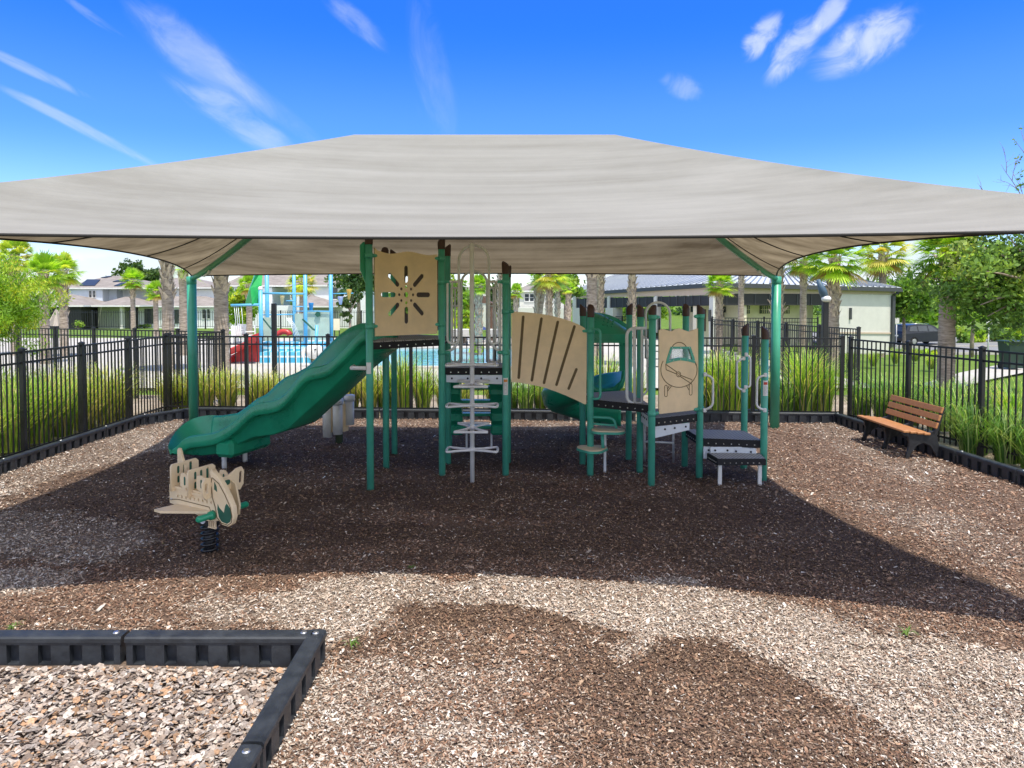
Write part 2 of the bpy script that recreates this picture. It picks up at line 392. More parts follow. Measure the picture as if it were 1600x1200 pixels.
def fabricmat():
    m = bpy.data.materials.new('beige_shade_cloth'); m.use_nodes = True; nt = m.node_tree; N = nt.nodes; L = nt.links
    b = N['Principled BSDF']; b.inputs['Roughness'].default_value = .85; b.inputs['Specular IOR Level'].default_value = .15
    tc = N.new('ShaderNodeTexCoord')
    # woven bands running with the long edges, as the knitted cloth has
    mp = N.new('ShaderNodeMapping'); mp.inputs['Scale'].default_value = (.09, 1.7, 4.0); L.new(tc.outputs['Object'], mp.inputs[0])
    nz = N.new('ShaderNodeTexNoise'); nz.inputs['Scale'].default_value = 1.6; nz.inputs['Detail'].default_value = 4; nz.inputs['Roughness'].default_value = .6; L.new(mp.outputs[0], nz.inputs['Vector'])
    mp2 = N.new('ShaderNodeMapping'); mp2.inputs['Scale'].default_value = (.35, .35, .35); L.new(tc.outputs['Object'], mp2.inputs[0])
    n2 = N.new('ShaderNodeTexNoise'); n2.inputs['Scale'].default_value = 2.2; n2.inputs['Detail'].default_value = 8; n2.inputs['Roughness'].default_value = .7; L.new(mp2.outputs[0], n2.inputs['Vector'])
    ad = N.new('ShaderNodeMath'); ad.operation = 'MULTIPLY_ADD'; L.new(nz.outputs[0], ad.inputs[0]); ad.inputs[1].default_value = .65
    ml = N.new('ShaderNodeMath'); ml.operation = 'MULTIPLY'; L.new(n2.outputs[0], ml.inputs[0]); ml.inputs[1].default_value = .35; L.new(ml.outputs[0], ad.inputs[2])
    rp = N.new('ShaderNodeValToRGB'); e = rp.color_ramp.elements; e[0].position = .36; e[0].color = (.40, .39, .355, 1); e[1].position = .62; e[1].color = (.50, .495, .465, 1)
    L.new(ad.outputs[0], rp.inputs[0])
    ge = N.new('ShaderNodeNewGeometry'); r3 = N.new('ShaderNodeValToRGB'); e = r3.color_ramp.elements; e[0].position = .38; e[0].color = (.07, .05, .03, 1); e[1].position = .62; e[1].color = (.14, .105, .065, 1); L.new(ad.outputs[0], r3.inputs[0])  # underside shade put into the colour: back faces dark brown, same cloth
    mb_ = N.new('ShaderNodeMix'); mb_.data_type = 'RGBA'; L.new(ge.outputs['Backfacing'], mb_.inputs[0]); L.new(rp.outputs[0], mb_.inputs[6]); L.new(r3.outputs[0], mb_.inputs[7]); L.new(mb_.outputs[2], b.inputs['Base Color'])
    bp = N.new('ShaderNodeBump'); bp.inputs['Strength'].default_value = .25; bp.inputs['Distance'].default_value = .05; L.new(ad.outputs[0], bp.inputs['Height']); L.new(bp.outputs[0], b.inputs['Normal'])
    wv_ = N.new('ShaderNodeTexNoise'); wv_.inputs['Scale'].default_value = 60; wv_.inputs['Detail'].default_value = 3; L.new(tc.outputs['Object'], wv_.inputs['Vector'])
    b2 = N.new('ShaderNodeBump'); b2.inputs['Strength'].default_value = .35; b2.inputs['Distance'].default_value = .01; L.new(wv_.outputs[0], b2.inputs['Height']); L.new(bp.outputs[0], b2.inputs['Normal']); L.new(b2.outputs[0], b.inputs['Normal'])
    t = N.new('ShaderNodeBsdfTranslucent'); mm = N.new('ShaderNodeMix'); mm.data_type = 'RGBA'; mm.blend_type = 'MULTIPLY'; mm.inputs[0].default_value = 1
    r2 = N.new('ShaderNodeValToRGB'); e = r2.color_ramp.elements; e[0].position = .35; e[0].color = (.14, .105, .06, 1); e[1].position = .66; e[1].color = (.38, .305, .19, 1); L.new(ad.outputs[0], r2.inputs[0])
    L.new(r2.outputs[0], t.inputs[0]); N.remove(mm)
    mx = N.new('ShaderNodeMixShader'); mx.inputs[0].default_value = .45; L.new(b.outputs[0], mx.inputs[1]); L.new(t.outputs[0], mx.inputs[2]); L.new(mx.outputs[0], N['Material Output'].inputs[0])
    return m
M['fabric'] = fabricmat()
M['cable'] = mat('dark_hem_cord', (.02, .018, .016), .8, .2, 10)
def groundmat(name, stops, scale=3.0, bump=.4, bscale=40, detail=10, rough=.95, fine=0.0):
    m = bpy.data.materials.new(name); m.use_nodes = True; nt = m.node_tree; N = nt.nodes; L = nt.links
    b = N['Principled BSDF']; b.inputs['Roughness'].default_value = rough; b.inputs['Specular IOR Level'].default_value = .2
    tc = N.new('ShaderNodeTexCoord'); nz = N.new('ShaderNodeTexNoise'); nz.inputs['Scale'].default_value = scale; nz.inputs['Detail'].default_value = detail; nz.inputs['Roughness'].default_value = .65; L.new(tc.outputs['Object'], nz.inputs['Vector'])
    n2 = N.new('ShaderNodeTexNoise'); n2.inputs['Scale'].default_value = bscale; n2.inputs['Detail'].default_value = 6; L.new(tc.outputs['Object'], n2.inputs['Vector'])
    mx = N.new('ShaderNodeMath'); mx.operation = 'MULTIPLY_ADD'; L.new(n2.outputs[0], mx.inputs[0]); mx.inputs[1].default_value = .5
    m3 = N.new('ShaderNodeMath'); m3.operation = 'MULTIPLY'; L.new(nz.outputs[0], m3.inputs[0]); m3.inputs[1].default_value = .5; L.new(m3.outputs[0], mx.inputs[2])
    rp = N.new('ShaderNodeValToRGB'); e = rp.color_ramp.elements
    while len(e) < len(stops): e.new(.5)
    for i, (p, c) in enumerate(stops): e[i].position = p; e[i].color = (*c, 1)
    L.new(mx.outputs[0], rp.inputs[0]); L.new(rp.outputs[0], b.inputs['Base Color'])
    bp = N.new('ShaderNodeBump'); bp.inputs['Strength'].default_value = bump; bp.inputs['Distance'].default_value = .03; L.new(n2.outputs[0], bp.inputs['Height']); L.new(bp.outputs[0], b.inputs['Normal'])
    return m
M['lawn'] = groundmat('lawn_grass', [(.35, (.06, .12, .012)), (.5, (.12, .20, .025)), (.65, (.20, .27, .05))], .6, .6, 25)
M['bed'] = groundmat('planting_bed_mulch', [(.35, (.14, .10, .07)), (.5, (.33, .27, .20)), (.62, (.50, .43, .34))], 1.5, .8, 45)
M['concrete'] = groundmat('pale_concrete', [(.35, (.42, .40, .36)), (.65, (.56, .53, .48))], .5, .1, 20)
M['asphalt'] = groundmat('light_grey_asphalt', [(.35, (.20, .20, .20)), (.65, (.27, .27, .265))], .5, .2, 20)  # the road's own light grey
def tintmat(name, rough=.8, bump=.0, mul=1.0):
    m = bpy.data.materials.new(name); m.use_nodes = True; nt = m.node_tree; N = nt.nodes; L = nt.links; b = N['Principled BSDF']; b.inputs['Roughness'].default_value = rough; b.inputs['Specular IOR Level'].default_value = .25
    a = N.new('ShaderNodeAttribute'); a.attribute_name = 'tint'
    nz = N.new('ShaderNodeTexNoise'); nz.inputs['Scale'].default_value = 90; nz.inputs['Detail'].default_value = 5; tc = N.new('ShaderNodeTexCoord'); L.new(tc.outputs['Object'], nz.inputs['Vector'])
    mr = N.new('ShaderNodeMapRange'); L.new(nz.outputs[0], mr.inputs[0]); mr.inputs[1].default_value = .3; mr.inputs[2].default_value = .7; mr.inputs[3].default_value = .62*mul; mr.inputs[4].default_value = 1.25*mul
    g = N.new('ShaderNodeMix'); g.data_type = 'RGBA'; g.blend_type = 'MULTIPLY'; g.inputs[0].default_value = 1; L.new(a.outputs['Color'], g.inputs[6]); L.new(mr.outputs[0], g.inputs[7]); L.new(g.outputs[2], b.inputs['Base Color'])
    if bump:
        bp = N.new('ShaderNodeBump'); bp.inputs['Strength'].default_value = bump; bp.inputs['Distance'].default_value = .02; L.new(nz.outputs[0], bp.inputs['Height']); L.new(bp.outputs[0], b.inputs['Normal'])
    return m
M['chip'] = tintmat('wood_chip', .8)
M['soil'] = tintmat('mulch_fines', .95, .8, .8)
M['leaf'] = leafmat('broad_leaf', .4)
M['palmleaf'] = leafmat('palm_leaf', .35, .4, .5)
M['blade'] = leafmat('grass_blade', .4, .45, .4)
M['bark'] = mat('tree_bark', (.16, .12, .09), .9, .35, 6, .8, 30, col2=(.28, .23, .18))
M['palmbark'] = mat('grey_palm_trunk', (.15, .115, .085), .9, .3, 5, .8, 22, col2=(.38, .32, .26), stretch=(1, 1, 5))
M['boot'] = mat('palm_leaf_bases', (.30, .235, .165), .85, .3, 5, .4, 30, col2=(.55, .46, .35))
# ------------------------------------------------------------------ the ground
def sstep(t): t = np.clip(t, 0, 1); return t*t*(3-2*t)
def terrain(X, Y):
    u = X/np.maximum(Y, 1)
    k = sstep((u-.36)/.14)
    zl = -1.5*sstep((Y-50)/48.0); zr = -1.5*sstep((Y-27)/22.0)
    return zl*(1-k)+zr*k
def tz(x, y): return float(terrain(np.array([float(x)]), np.array([float(y)]))[0])
def sheet(name, xs, ys, material, dz=0.0, inside=None):
    Xg, Yg = np.meshgrid(xs, ys); Z = terrain(Xg, Yg)+dz
    v = np.stack([Xg, Yg, Z], -1).reshape(-1, 3); n = len(xs); m_ = len(ys)
    i, j = np.meshgrid(np.arange(n-1), np.arange(m_-1)); a = (j*n+i).ravel(); f = np.stack([a, a+1, a+n+1, a+n], -1)
    o = np_mesh(name, v, f, None, material, smooth=True); tag(o, kind='structure'); return o
xs = np.concatenate([np.array([-1500, -600, -300, -200]), np.arange(-150, 151, 3.), np.array([200, 300, 600, 1500])])
ys = np.concatenate([np.array([-300, -80, -20, 0]), np.arange(4, 130, 2.), np.array([150, 200, 400, 900, 2200])])
sheet('ground', xs, ys, M['lawn'], -.085)
# planting bed round the playground
sheet('planting_bed', np.arange(-13, 15.1, 1.), np.arange(-2, 18.1, 1.), M['bed'], -.06)

# playground floor: weathered wood mulch with bleached and dark patches
BORD = [(-6.97, -3), (-6.97, 9.6), (-7.0, 13.34), (-6.43, 14.28), (6.23, 13.6), (6.54, 9.08), (6.95, 3), (7.1, -3)]
def inpoly(px, py, poly):
    r = np.zeros(px.shape, bool); n = len(poly)
    for i in range(n):
        x1, y1 = poly[i]; x2, y2 = poly[(i+1) % n]
        c = ((y1 > py) != (y2 > py)); xx = (x2-x1)*(py-y1)/((y2-y1) if y2 != y1 else 1e-9)+x1
        r ^= c & (px < xx)
    return r
# patch outlines measured on the photograph; laid out on the ground once, as world coordinates
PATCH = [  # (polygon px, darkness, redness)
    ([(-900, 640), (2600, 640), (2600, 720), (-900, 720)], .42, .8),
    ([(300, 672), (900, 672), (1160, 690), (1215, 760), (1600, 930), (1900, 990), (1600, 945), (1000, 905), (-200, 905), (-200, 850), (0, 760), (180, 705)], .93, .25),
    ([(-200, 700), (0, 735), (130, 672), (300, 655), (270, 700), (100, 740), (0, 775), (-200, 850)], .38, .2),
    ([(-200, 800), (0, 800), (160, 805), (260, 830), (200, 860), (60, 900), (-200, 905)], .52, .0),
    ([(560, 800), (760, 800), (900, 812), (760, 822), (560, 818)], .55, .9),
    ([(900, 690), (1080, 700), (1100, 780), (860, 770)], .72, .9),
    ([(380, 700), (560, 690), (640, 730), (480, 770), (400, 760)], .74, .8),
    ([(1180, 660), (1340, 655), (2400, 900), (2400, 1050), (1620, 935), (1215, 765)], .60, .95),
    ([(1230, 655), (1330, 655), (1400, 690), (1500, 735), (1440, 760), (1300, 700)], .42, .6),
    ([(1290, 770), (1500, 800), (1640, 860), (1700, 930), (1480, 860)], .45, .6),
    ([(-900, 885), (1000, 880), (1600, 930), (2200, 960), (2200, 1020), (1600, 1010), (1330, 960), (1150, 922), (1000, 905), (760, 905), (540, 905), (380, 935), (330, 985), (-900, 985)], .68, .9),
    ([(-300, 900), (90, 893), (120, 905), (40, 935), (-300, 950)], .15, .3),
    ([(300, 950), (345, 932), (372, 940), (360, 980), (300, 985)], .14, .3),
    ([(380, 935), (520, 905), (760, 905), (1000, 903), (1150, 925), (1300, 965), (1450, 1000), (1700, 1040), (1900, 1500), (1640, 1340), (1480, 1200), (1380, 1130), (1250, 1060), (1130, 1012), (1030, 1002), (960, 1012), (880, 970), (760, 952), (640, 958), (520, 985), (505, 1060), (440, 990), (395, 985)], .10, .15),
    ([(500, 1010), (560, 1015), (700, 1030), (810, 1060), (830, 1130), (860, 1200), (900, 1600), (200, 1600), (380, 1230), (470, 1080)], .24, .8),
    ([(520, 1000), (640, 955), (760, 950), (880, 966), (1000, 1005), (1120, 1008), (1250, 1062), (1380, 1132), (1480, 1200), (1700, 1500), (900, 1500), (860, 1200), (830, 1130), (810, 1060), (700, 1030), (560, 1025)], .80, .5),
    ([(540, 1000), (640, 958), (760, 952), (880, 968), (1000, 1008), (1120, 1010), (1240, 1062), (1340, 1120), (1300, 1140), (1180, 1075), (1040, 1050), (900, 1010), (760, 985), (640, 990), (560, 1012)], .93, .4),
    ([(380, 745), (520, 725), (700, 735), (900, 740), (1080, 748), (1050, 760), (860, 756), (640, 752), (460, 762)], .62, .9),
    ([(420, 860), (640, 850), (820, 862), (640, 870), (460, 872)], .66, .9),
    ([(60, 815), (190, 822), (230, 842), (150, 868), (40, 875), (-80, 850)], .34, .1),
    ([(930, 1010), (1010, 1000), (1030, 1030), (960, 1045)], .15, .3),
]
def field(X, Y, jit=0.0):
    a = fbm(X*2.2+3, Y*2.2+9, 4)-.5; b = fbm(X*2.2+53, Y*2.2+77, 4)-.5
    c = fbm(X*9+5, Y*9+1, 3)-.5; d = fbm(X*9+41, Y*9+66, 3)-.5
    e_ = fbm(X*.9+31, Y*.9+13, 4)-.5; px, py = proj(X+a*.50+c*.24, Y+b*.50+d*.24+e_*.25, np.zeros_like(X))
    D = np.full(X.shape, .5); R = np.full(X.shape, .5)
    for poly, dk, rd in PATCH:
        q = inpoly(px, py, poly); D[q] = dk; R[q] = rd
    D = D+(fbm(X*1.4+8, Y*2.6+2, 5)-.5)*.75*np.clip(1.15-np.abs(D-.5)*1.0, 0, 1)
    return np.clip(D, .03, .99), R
BLE = np.array([[.62, .54, .46], [.54, .45, .37], [.70, .65, .60], [.42, .32, .25], [.60, .49, .40], [.50, .42, .34], [.34, .24, .18]])
BRO = np.array([[.15, .092, .062], [.21, .132, .085], [.09, .057, .042], [.35, .24, .16], [.18, .12, .088], [.12, .076, .053]])
RED = np.array([[.27, .155, .10], [.34, .21, .14], [.20, .11, .07], [.42, .30, .22], [.15, .09, .065]])
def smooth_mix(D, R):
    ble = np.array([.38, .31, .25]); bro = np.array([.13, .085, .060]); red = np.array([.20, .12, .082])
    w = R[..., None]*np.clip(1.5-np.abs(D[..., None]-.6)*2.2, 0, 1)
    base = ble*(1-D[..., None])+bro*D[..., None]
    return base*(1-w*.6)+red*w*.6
def mulch_z(X, Y): return .035*(fbm(X*.55, Y*.55, 4)-.5)+.02*(fbm(X*3.1, Y*3.1, 3)-.5)
gx = np.arange(-7.0, 7.16, .045); gy = np.arange(-3, 14.4, .045)
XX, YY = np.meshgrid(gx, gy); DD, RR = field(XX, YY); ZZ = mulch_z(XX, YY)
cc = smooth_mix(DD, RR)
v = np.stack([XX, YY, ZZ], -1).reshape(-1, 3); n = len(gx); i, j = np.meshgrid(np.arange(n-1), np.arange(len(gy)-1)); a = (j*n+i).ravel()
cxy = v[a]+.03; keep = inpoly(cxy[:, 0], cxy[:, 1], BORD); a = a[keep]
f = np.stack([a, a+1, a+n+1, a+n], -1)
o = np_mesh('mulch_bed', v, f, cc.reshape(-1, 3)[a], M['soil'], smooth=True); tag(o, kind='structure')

def chips(name, X, Y, L_, W_, colr, zoff, tilt, lift=.0):
    N = len(X); th = rng.random(N)*2*np.pi; tl = rng.normal(0, tilt, (N, 2))
    ax = np.stack([np.cos(th), np.sin(th), tl[:, 0]], -1); ay = np.stack([-np.sin(th), np.cos(th), tl[:, 1]], -1)
    ax /= np.linalg.norm(ax, axis=1)[:, None]; ay /= np.linalg.norm(ay, axis=1)[:, None]
    c = np.stack([X, Y, mulch_z(X, Y)+zoff+lift*rng.random(N)], -1)
    L = L_[:, None]; W = W_[:, None]; sk = rng.normal(0, .25, (N, 1)); up = np.zeros((N, 3)); up[:, 2] = 1; cur = (rng.random((N, 1))*.18)*L
    # a splinter: six-cornered, slightly folded along its length
    p = [c-ax*L*.5-ay*W*.2*sk, c-ax*L*.2-ay*W*.5, c+ax*L*.28-ay*W*.42, c+ax*L*.5+ay*W*.3*sk, c+ax*L*.22+ay*W*.5, c-ax*L*.3+ay*W*.42]
    p[0] = p[0]-up*cur; p[3] = p[3]-up*cur*.6; p[4] = p[4]+up*cur*.2
    v = np.stack(p, 1).reshape(-1, 3); b = np.arange(N)[:, None]*6
    f = np.concatenate([b+np.array([[0, 1, 4, 5]]), b+np.array([[1, 2, 3, 4]])], 1).reshape(-1, 4)
    cl = np.repeat(colr, 2, axis=0)
    return np_mesh(name, v, f, cl, M['chip'])
def pick(pal, N):
    k = rng.integers(0, len(pal), N); return pal[k]*(1+rng.normal(0, .16, (N, 1)))
def scatter(n, ya, yb, cov):
    # more chips where the camera is near
    Y = ya*(yb/ya)**rng.random(n); X = (rng.random(n)*2-1)*(Y*.78+.4)
    q = inpoly(X, Y, BORD) & ~((X < -1.24) & (Y < 4.62)); return X[q], Y[q]
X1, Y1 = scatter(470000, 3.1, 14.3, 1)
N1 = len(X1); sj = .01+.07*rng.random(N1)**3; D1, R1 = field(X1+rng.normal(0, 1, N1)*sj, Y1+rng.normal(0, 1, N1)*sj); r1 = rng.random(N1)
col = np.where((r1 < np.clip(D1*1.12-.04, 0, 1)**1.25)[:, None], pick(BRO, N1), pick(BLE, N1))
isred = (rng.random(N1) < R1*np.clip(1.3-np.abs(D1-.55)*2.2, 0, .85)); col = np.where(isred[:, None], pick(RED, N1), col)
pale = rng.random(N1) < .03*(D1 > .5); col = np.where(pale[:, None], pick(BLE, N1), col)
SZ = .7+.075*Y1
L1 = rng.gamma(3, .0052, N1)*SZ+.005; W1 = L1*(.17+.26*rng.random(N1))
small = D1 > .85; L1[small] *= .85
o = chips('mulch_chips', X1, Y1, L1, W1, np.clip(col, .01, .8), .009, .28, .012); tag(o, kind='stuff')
# coarse bark nuggets inside the bordered corner
n = 28000; X2 = -1.36-rng.random(n)*3.6; Y2 = 2.9+rng.random(n)*1.58
NUG = np.array([[.38, .29, .23], [.46, .38, .32], [.31, .25, .21], [.52, .45, .39], [.42, .26, .16], [.22, .17, .14], [.56, .50, .45], [.34, .29, .26]])
c2 = pick(NUG, n); L2 = rng.gamma(5, .0058, n)+.008; W2 = L2*(.45+.3*rng.random(n))
o = chips('bark_nuggets', X2, Y2, L2, W2, np.clip(c2, .02, .8), .008, .34, .03); tag(o, kind='stuff')

# little weeds growing through the mulch
def weed(px, py, s, label):
    g = gnd(px, py); mv = []; mf = []; mc = []
    for k in range(16):
        an = rng.random()*6.28; h = s*(.5+.6*rng.random()); d = Vector((math.cos(an), math.sin(an), 0)); sd = Vector((-math.sin(an), math.cos(an), 0))*s*.045
        b = len(mv); p0 = g+d*.004; p1 = g+d*h*.35+Vector((0, 0, h*.55)); p2 = g+d*h*.9+Vector((0, 0, h*.6*rng.random()+.1*h))
        mv += [p0-sd*.6, p0+sd*.6, p1+sd, p1-sd, p2, p2]; mf += [(b, b+1, b+2, b+3), (b+3, b+2, b+4, b+5)]; mc += [(.14, .26, .06)]*2
    vv = np.array([tuple(p-g) for p in mv]); o = np_mesh('weed', vv, np.array(mf), np.array(mc), M['blade']); o.location = g; tag(o, label, 'weed')
weed(1417, 994, .10, 'small bright green weed sprouting in the bleached mulch at the right')
weed(22, 984, .09, 'small weed growing just behind the black border at the left edge')
weed(548, 1012, .09, 'thin yellowish weed in the mulch right of the border corner')
weed(643, 889, .06, 'tiny green weed at the edge of the canopy shadow')

# hard ground beyond
def flat(name, pts, z, material):
    mb = MB(); mb.add([(p[0], p[1], z+tz(p[0], p[1])) for p in pts], [tuple(range(len(pts)))]); o = mb.build(name, material); tag(o, kind='structure'); return o
sheet('pool_deck', np.arange(-34, 10.1, 2.), np.arange(19, 43.1, 2.), M['concrete'], -.006)
def water():
    m = bpy.data.materials.new('pool_water'); m.use_nodes = True; nt = m.node_tree; N = nt.nodes; L = nt.links; b = N['Principled BSDF']
    b.inputs['Base Color'].default_value = (.10, .50, .66, 1); b.inputs['Roughness'].default_value = .06; b.inputs['Specular IOR Level'].default_value = .5
    nz = N.new('ShaderNodeTexNoise'); nz.inputs['Scale'].default_value = 2.5; nz.inputs['Detail'].default_value = 3; tc = N.new('ShaderNodeTexCoord'); L.new(tc.outputs['Object'], nz.inputs['Vector'])
    rp = N.new('ShaderNodeValToRGB'); e = rp.color_ramp.elements; e[0].position = .35; e[0].color = (.06, .38, .56, 1); e[1].position = .65; e[1].color = (.20, .62, .74, 1); L.new(nz.outputs[0], rp.inputs[0]); L.new(rp.outputs[0], b.inputs['Base Color'])
    bp = N.new('ShaderNodeBump'); bp.inputs['Strength'].default_value = .25; bp.inputs['Distance'].default_value = .05; L.new(nz.outputs[0], bp.inputs['Height']); L.new(bp.outputs[0], b.inputs['Normal']); return m
M['water'] = water()
flat('pool_water', [(-5.9, 24.2), (2.6, 24.2), (2.6, 33.5), (-7.2, 33.5)], .004, M['water'])
mb = MB()
for a, b in (((-5.9, 24.2), (2.6, 24.2)), ((2.6, 24.2), (2.6, 33.5)), ((2.6, 33.5), (-7.2, 33.5)), ((-7.2, 33.5), (-5.9, 24.2))):
    mb.beam((a[0], a[1], .03), (b[0], b[1], .03), .35, .10)
o = mb.build('pool_coping', M['concrete']); tag(o, kind='structure')
# lawn strip, concrete path and road at the right
path = [gnd(1440, 600), gnd(1500, 582), gnd(1560, 570), gnd(1680, 562), gnd(1690, 572), gnd(1600, 582), gnd(1540, 594), gnd(1480, 612)]
flat('path', [(p.x, p.y) for p in path], .0, M['concrete'])
sheet('road', np.arange(14, 80, 2.), np.arange(50, 57.1, 1.75), M['asphalt'], .0)
mb = MB()
for Y in (49.9, 57.2):
    mb.box((45, Y, tz(30, Y)+.02), (70, .2, .18))
o = mb.build('kerb', M['concrete']); tag(o, kind='structure')
sheet('parking_lot', np.arange(24, 62, 2.), np.arange(59, 72, 3.), M['asphalt'], .004)

# ------------------------------------------------------------------ black plastic border timbers
def border_run(name, pts, label, group, top=.2, seg=1.22, start=0.0, th=.10, gap_side=1):
    root = thing(name, label, 'border', (pts[0][0], pts[0][1], 0), 0, group)
    for (a, b) in zip(pts[:-1], pts[1:]):
        a = Vector((a[0], a[1], 0)); b = Vector((b[0], b[1], 0)); L = (b-a).length; d = (b-a).normalized(); side = Vector((-d.y, d.x, 0)); n = max(1, round(L/seg)); sl_ = L/n
        for k in range(n):
            p = a+d*(k*sl_); q = a+d*((k+1)*sl_)
            mb = MB()
            # solid core, proud ribs between the slots, rounded cap
            c = (p+q)/2; ang = math.atan2(d.y, d.x)
            mb.box((c.x, c.y, top*.42-.02), (sl_-.05, th*.16, top*.8+.04), ang)
            nr = 6; w = sl_/nr
            for r in range(nr+1):
                x0 = max(.02, r*w-w*.30); x1 = min(sl_-.02, r*w+w*.30)
                cc_ = p+d*((x0+x1)/2); mb.box((cc_.x, cc_.y, top*.42-.02), (x1-x0, th*.86, top*.80+.04), ang)
            mb.box((c.x, c.y, top*.765), (sl_-.03, th*.862, top*.11), ang); mb.box((c.x, c.y, top*.02), (sl_-.05, th*.84, top*.1), ang)
            # cap with rounded shoulders
            prof = [(-th*.5, top*.80), (-th*.5, top*.93), (-th*.42, top*.985), (-th*.25, top), (th*.25, top), (th*.42, top*.985), (th*.5, top*.93), (th*.5, top*.80)]
            e0 = p+d*.012; e1 = q-d*.012; vs = []
            for e in (e0, e1): vs += [e+side*x+Vector((0, 0, z)) for x, z in prof]
            m_ = len(prof); mb.add(vs, [(i, i+1, m_+i+1, m_+i) for i in range(m_-1)]+[tuple(range(m_))[::-1], tuple(range(m_, 2*m_)), (0, m_, 2*m_-1, m_-1)])
            s_ = mb.build('border_section', M['border'], root)
            kb = MB(); bc = p+d*.07; kb.tube([(bc.x, bc.y, top-.002), (bc.x, bc.y, top+.006), (bc.x, bc.y, top+.010)], [.021, .021, .014], 14); kb.tube([(bc.x, bc.y, -.1), (bc.x, bc.y, top*.9)], th*.52, 14)
            if pts[0][1] < 6 or k % 1 == 0:
                k2 = MB(); k2.tube([(bc.x, bc.y, top-.001), (bc.x, bc.y, top+.005), (bc.x, bc.y, top+.010)], [.022, .021, .013], 14); k2.build('stake_bolt', M['steel'], s_)
    return root
border_run('plastic_border', [(-1.30, 4.60), (-5.0, 4.60)], 'near black plastic border across the lower left, in front of the coarse bark', 'black plastic play borders', seg=1.24, th=.115)
border_run('plastic_border', [(-1.29, 4.665), (-1.29, 1.0)], 'near black plastic border running toward the viewer from the corner post', 'black plastic play borders', seg=1.05, th=.115)
border_run('plastic_border', [(-6.97, 2.0), (-6.97, 9.6), (-7.0, 13.34), (-6.43, 14.28)], 'black plastic border at the foot of the left fence', 'black plastic play borders')
border_run('plastic_border', [(-6.43, 14.28), (6.23, 13.6)], 'long black plastic border at the foot of the back fence', 'black plastic play borders')
border_run('plastic_border', [(6.23, 13.6), (6.54, 9.08), (6.95, 3.0)], 'black plastic border behind the bench at the foot of the right fence', 'black plastic play borders')

# ------------------------------------------------------------------ metal picket fences
def fence(name, pts, label, h=1.66, bay=1.43, group='black metal picket fences', zf=None, pw=.018, pgap=.112, post=.065, base=.08, posts_at=None, mesh_z=0.0):
    root = thing(name, label, 'fence', (pts[0][0], pts[0][1], 0), 0, group); done = set()
    for (a, b) in zip(pts[:-1], pts[1:]):
        a = Vector((a[0], a[1], 0)); b = Vector((b[0], b[1], 0)); L = (b-a).length; d = (b-a)/L; n = max(1, round(L/bay)); s_ = L/n; ang = math.atan2(d.y, d.x)
        for k in range(n+1):
            p = a+d*(k*s_); key = (round(p.x, 2), round(p.y, 2)); zp = zf(p.x, p.y) if zf else 0
            if key not in done:
                done.add(key); mb = MB(); mb.box((p.x, p.y, zp+h/2-.1), (post, post, h+.2-.02), ang); mb.box((p.x, p.y, zp+h-.005), (post+.014, post+.014, .025), ang)
                mb.add([(p.x+dx*post*.52, p.y+dy*post*.52, zp+h+.007) for dx, dy in ((-1, -1), (1, -1), (1, 1), (-1, 1))]+[(p.x, p.y, zp+h+.03)], [(0, 1, 4), (1, 2, 4), (2, 3, 4), (3, 0, 4)])
                mb.build('fence_post', M['black'], root)
            if k < n:
                q = a+d*((k+1)*s_); zq = zf(q.x, q.y) if zf else 0; mb = MB()
                for zz in (h-.045, h-.20, base+.09): mb.beam((p.x+d.x*post*.5, p.y+d.y*post*.5, zp+zz), (q.x-d.x*post*.5, q.y-d.y*post*.5, zq+zz), .026, .03)
                m_ = int(round(s_/pgap)); 
                for t in range(1, m_):
                    u = t/m_; c = p*(1-u)+q*u; zc = zp*(1-u)+zq*u; mb.box((c.x, c.y, zc+(h-.045+base)/2), (pw, pw, h-.045-base), ang)
                mb.build('picket_panel', M['black'], root)
    return root
fence('metal_fence', [(-7.14, 6.04), (-7.14, 14.62)], 'black picket fence along the left side of the playground', bay=1.43)
fence('metal_fence', [(-7.14, 14.62), (6.45, 13.85)], 'long black picket fence across the back of the playground', bay=1.62)
fence('metal_fence', [(6.45, 13.5), (7.08, 10.67), (7.55, 8.4)], 'black picket fence along the right side behind the wooden bench', bay=1.2)
fence('metal_fence', [(-15.5, 19.5), (-6.72, 16.5)], 'second black picket fence beyond the left fence, behind the tall grass', bay=1.3)
fence('metal_fence', [(-6.72, 16.5), (-7.2, 14.9)], 'short black fence bay joining the left and second fences', bay=1.6)
fence('metal_fence', [(7.2, 25.6), (8.55, 17.5)], 'black picket fence behind the playground toward the pool building', bay=1.6, h=1.68)
fence('metal_fence', [(8.6, 30.5), (12.7, 29.5)], 'far black picket fence in front of the pool building porch', bay=1.9, h=1.6)
fence('metal_fence', [(-46, 66), (-18, 66), (-6, 66)], 'distant black fence on the lawn before the grey houses', bay=3.6, h=1.65, zf=tz, post=.11, pgap=.22, pw=.03)

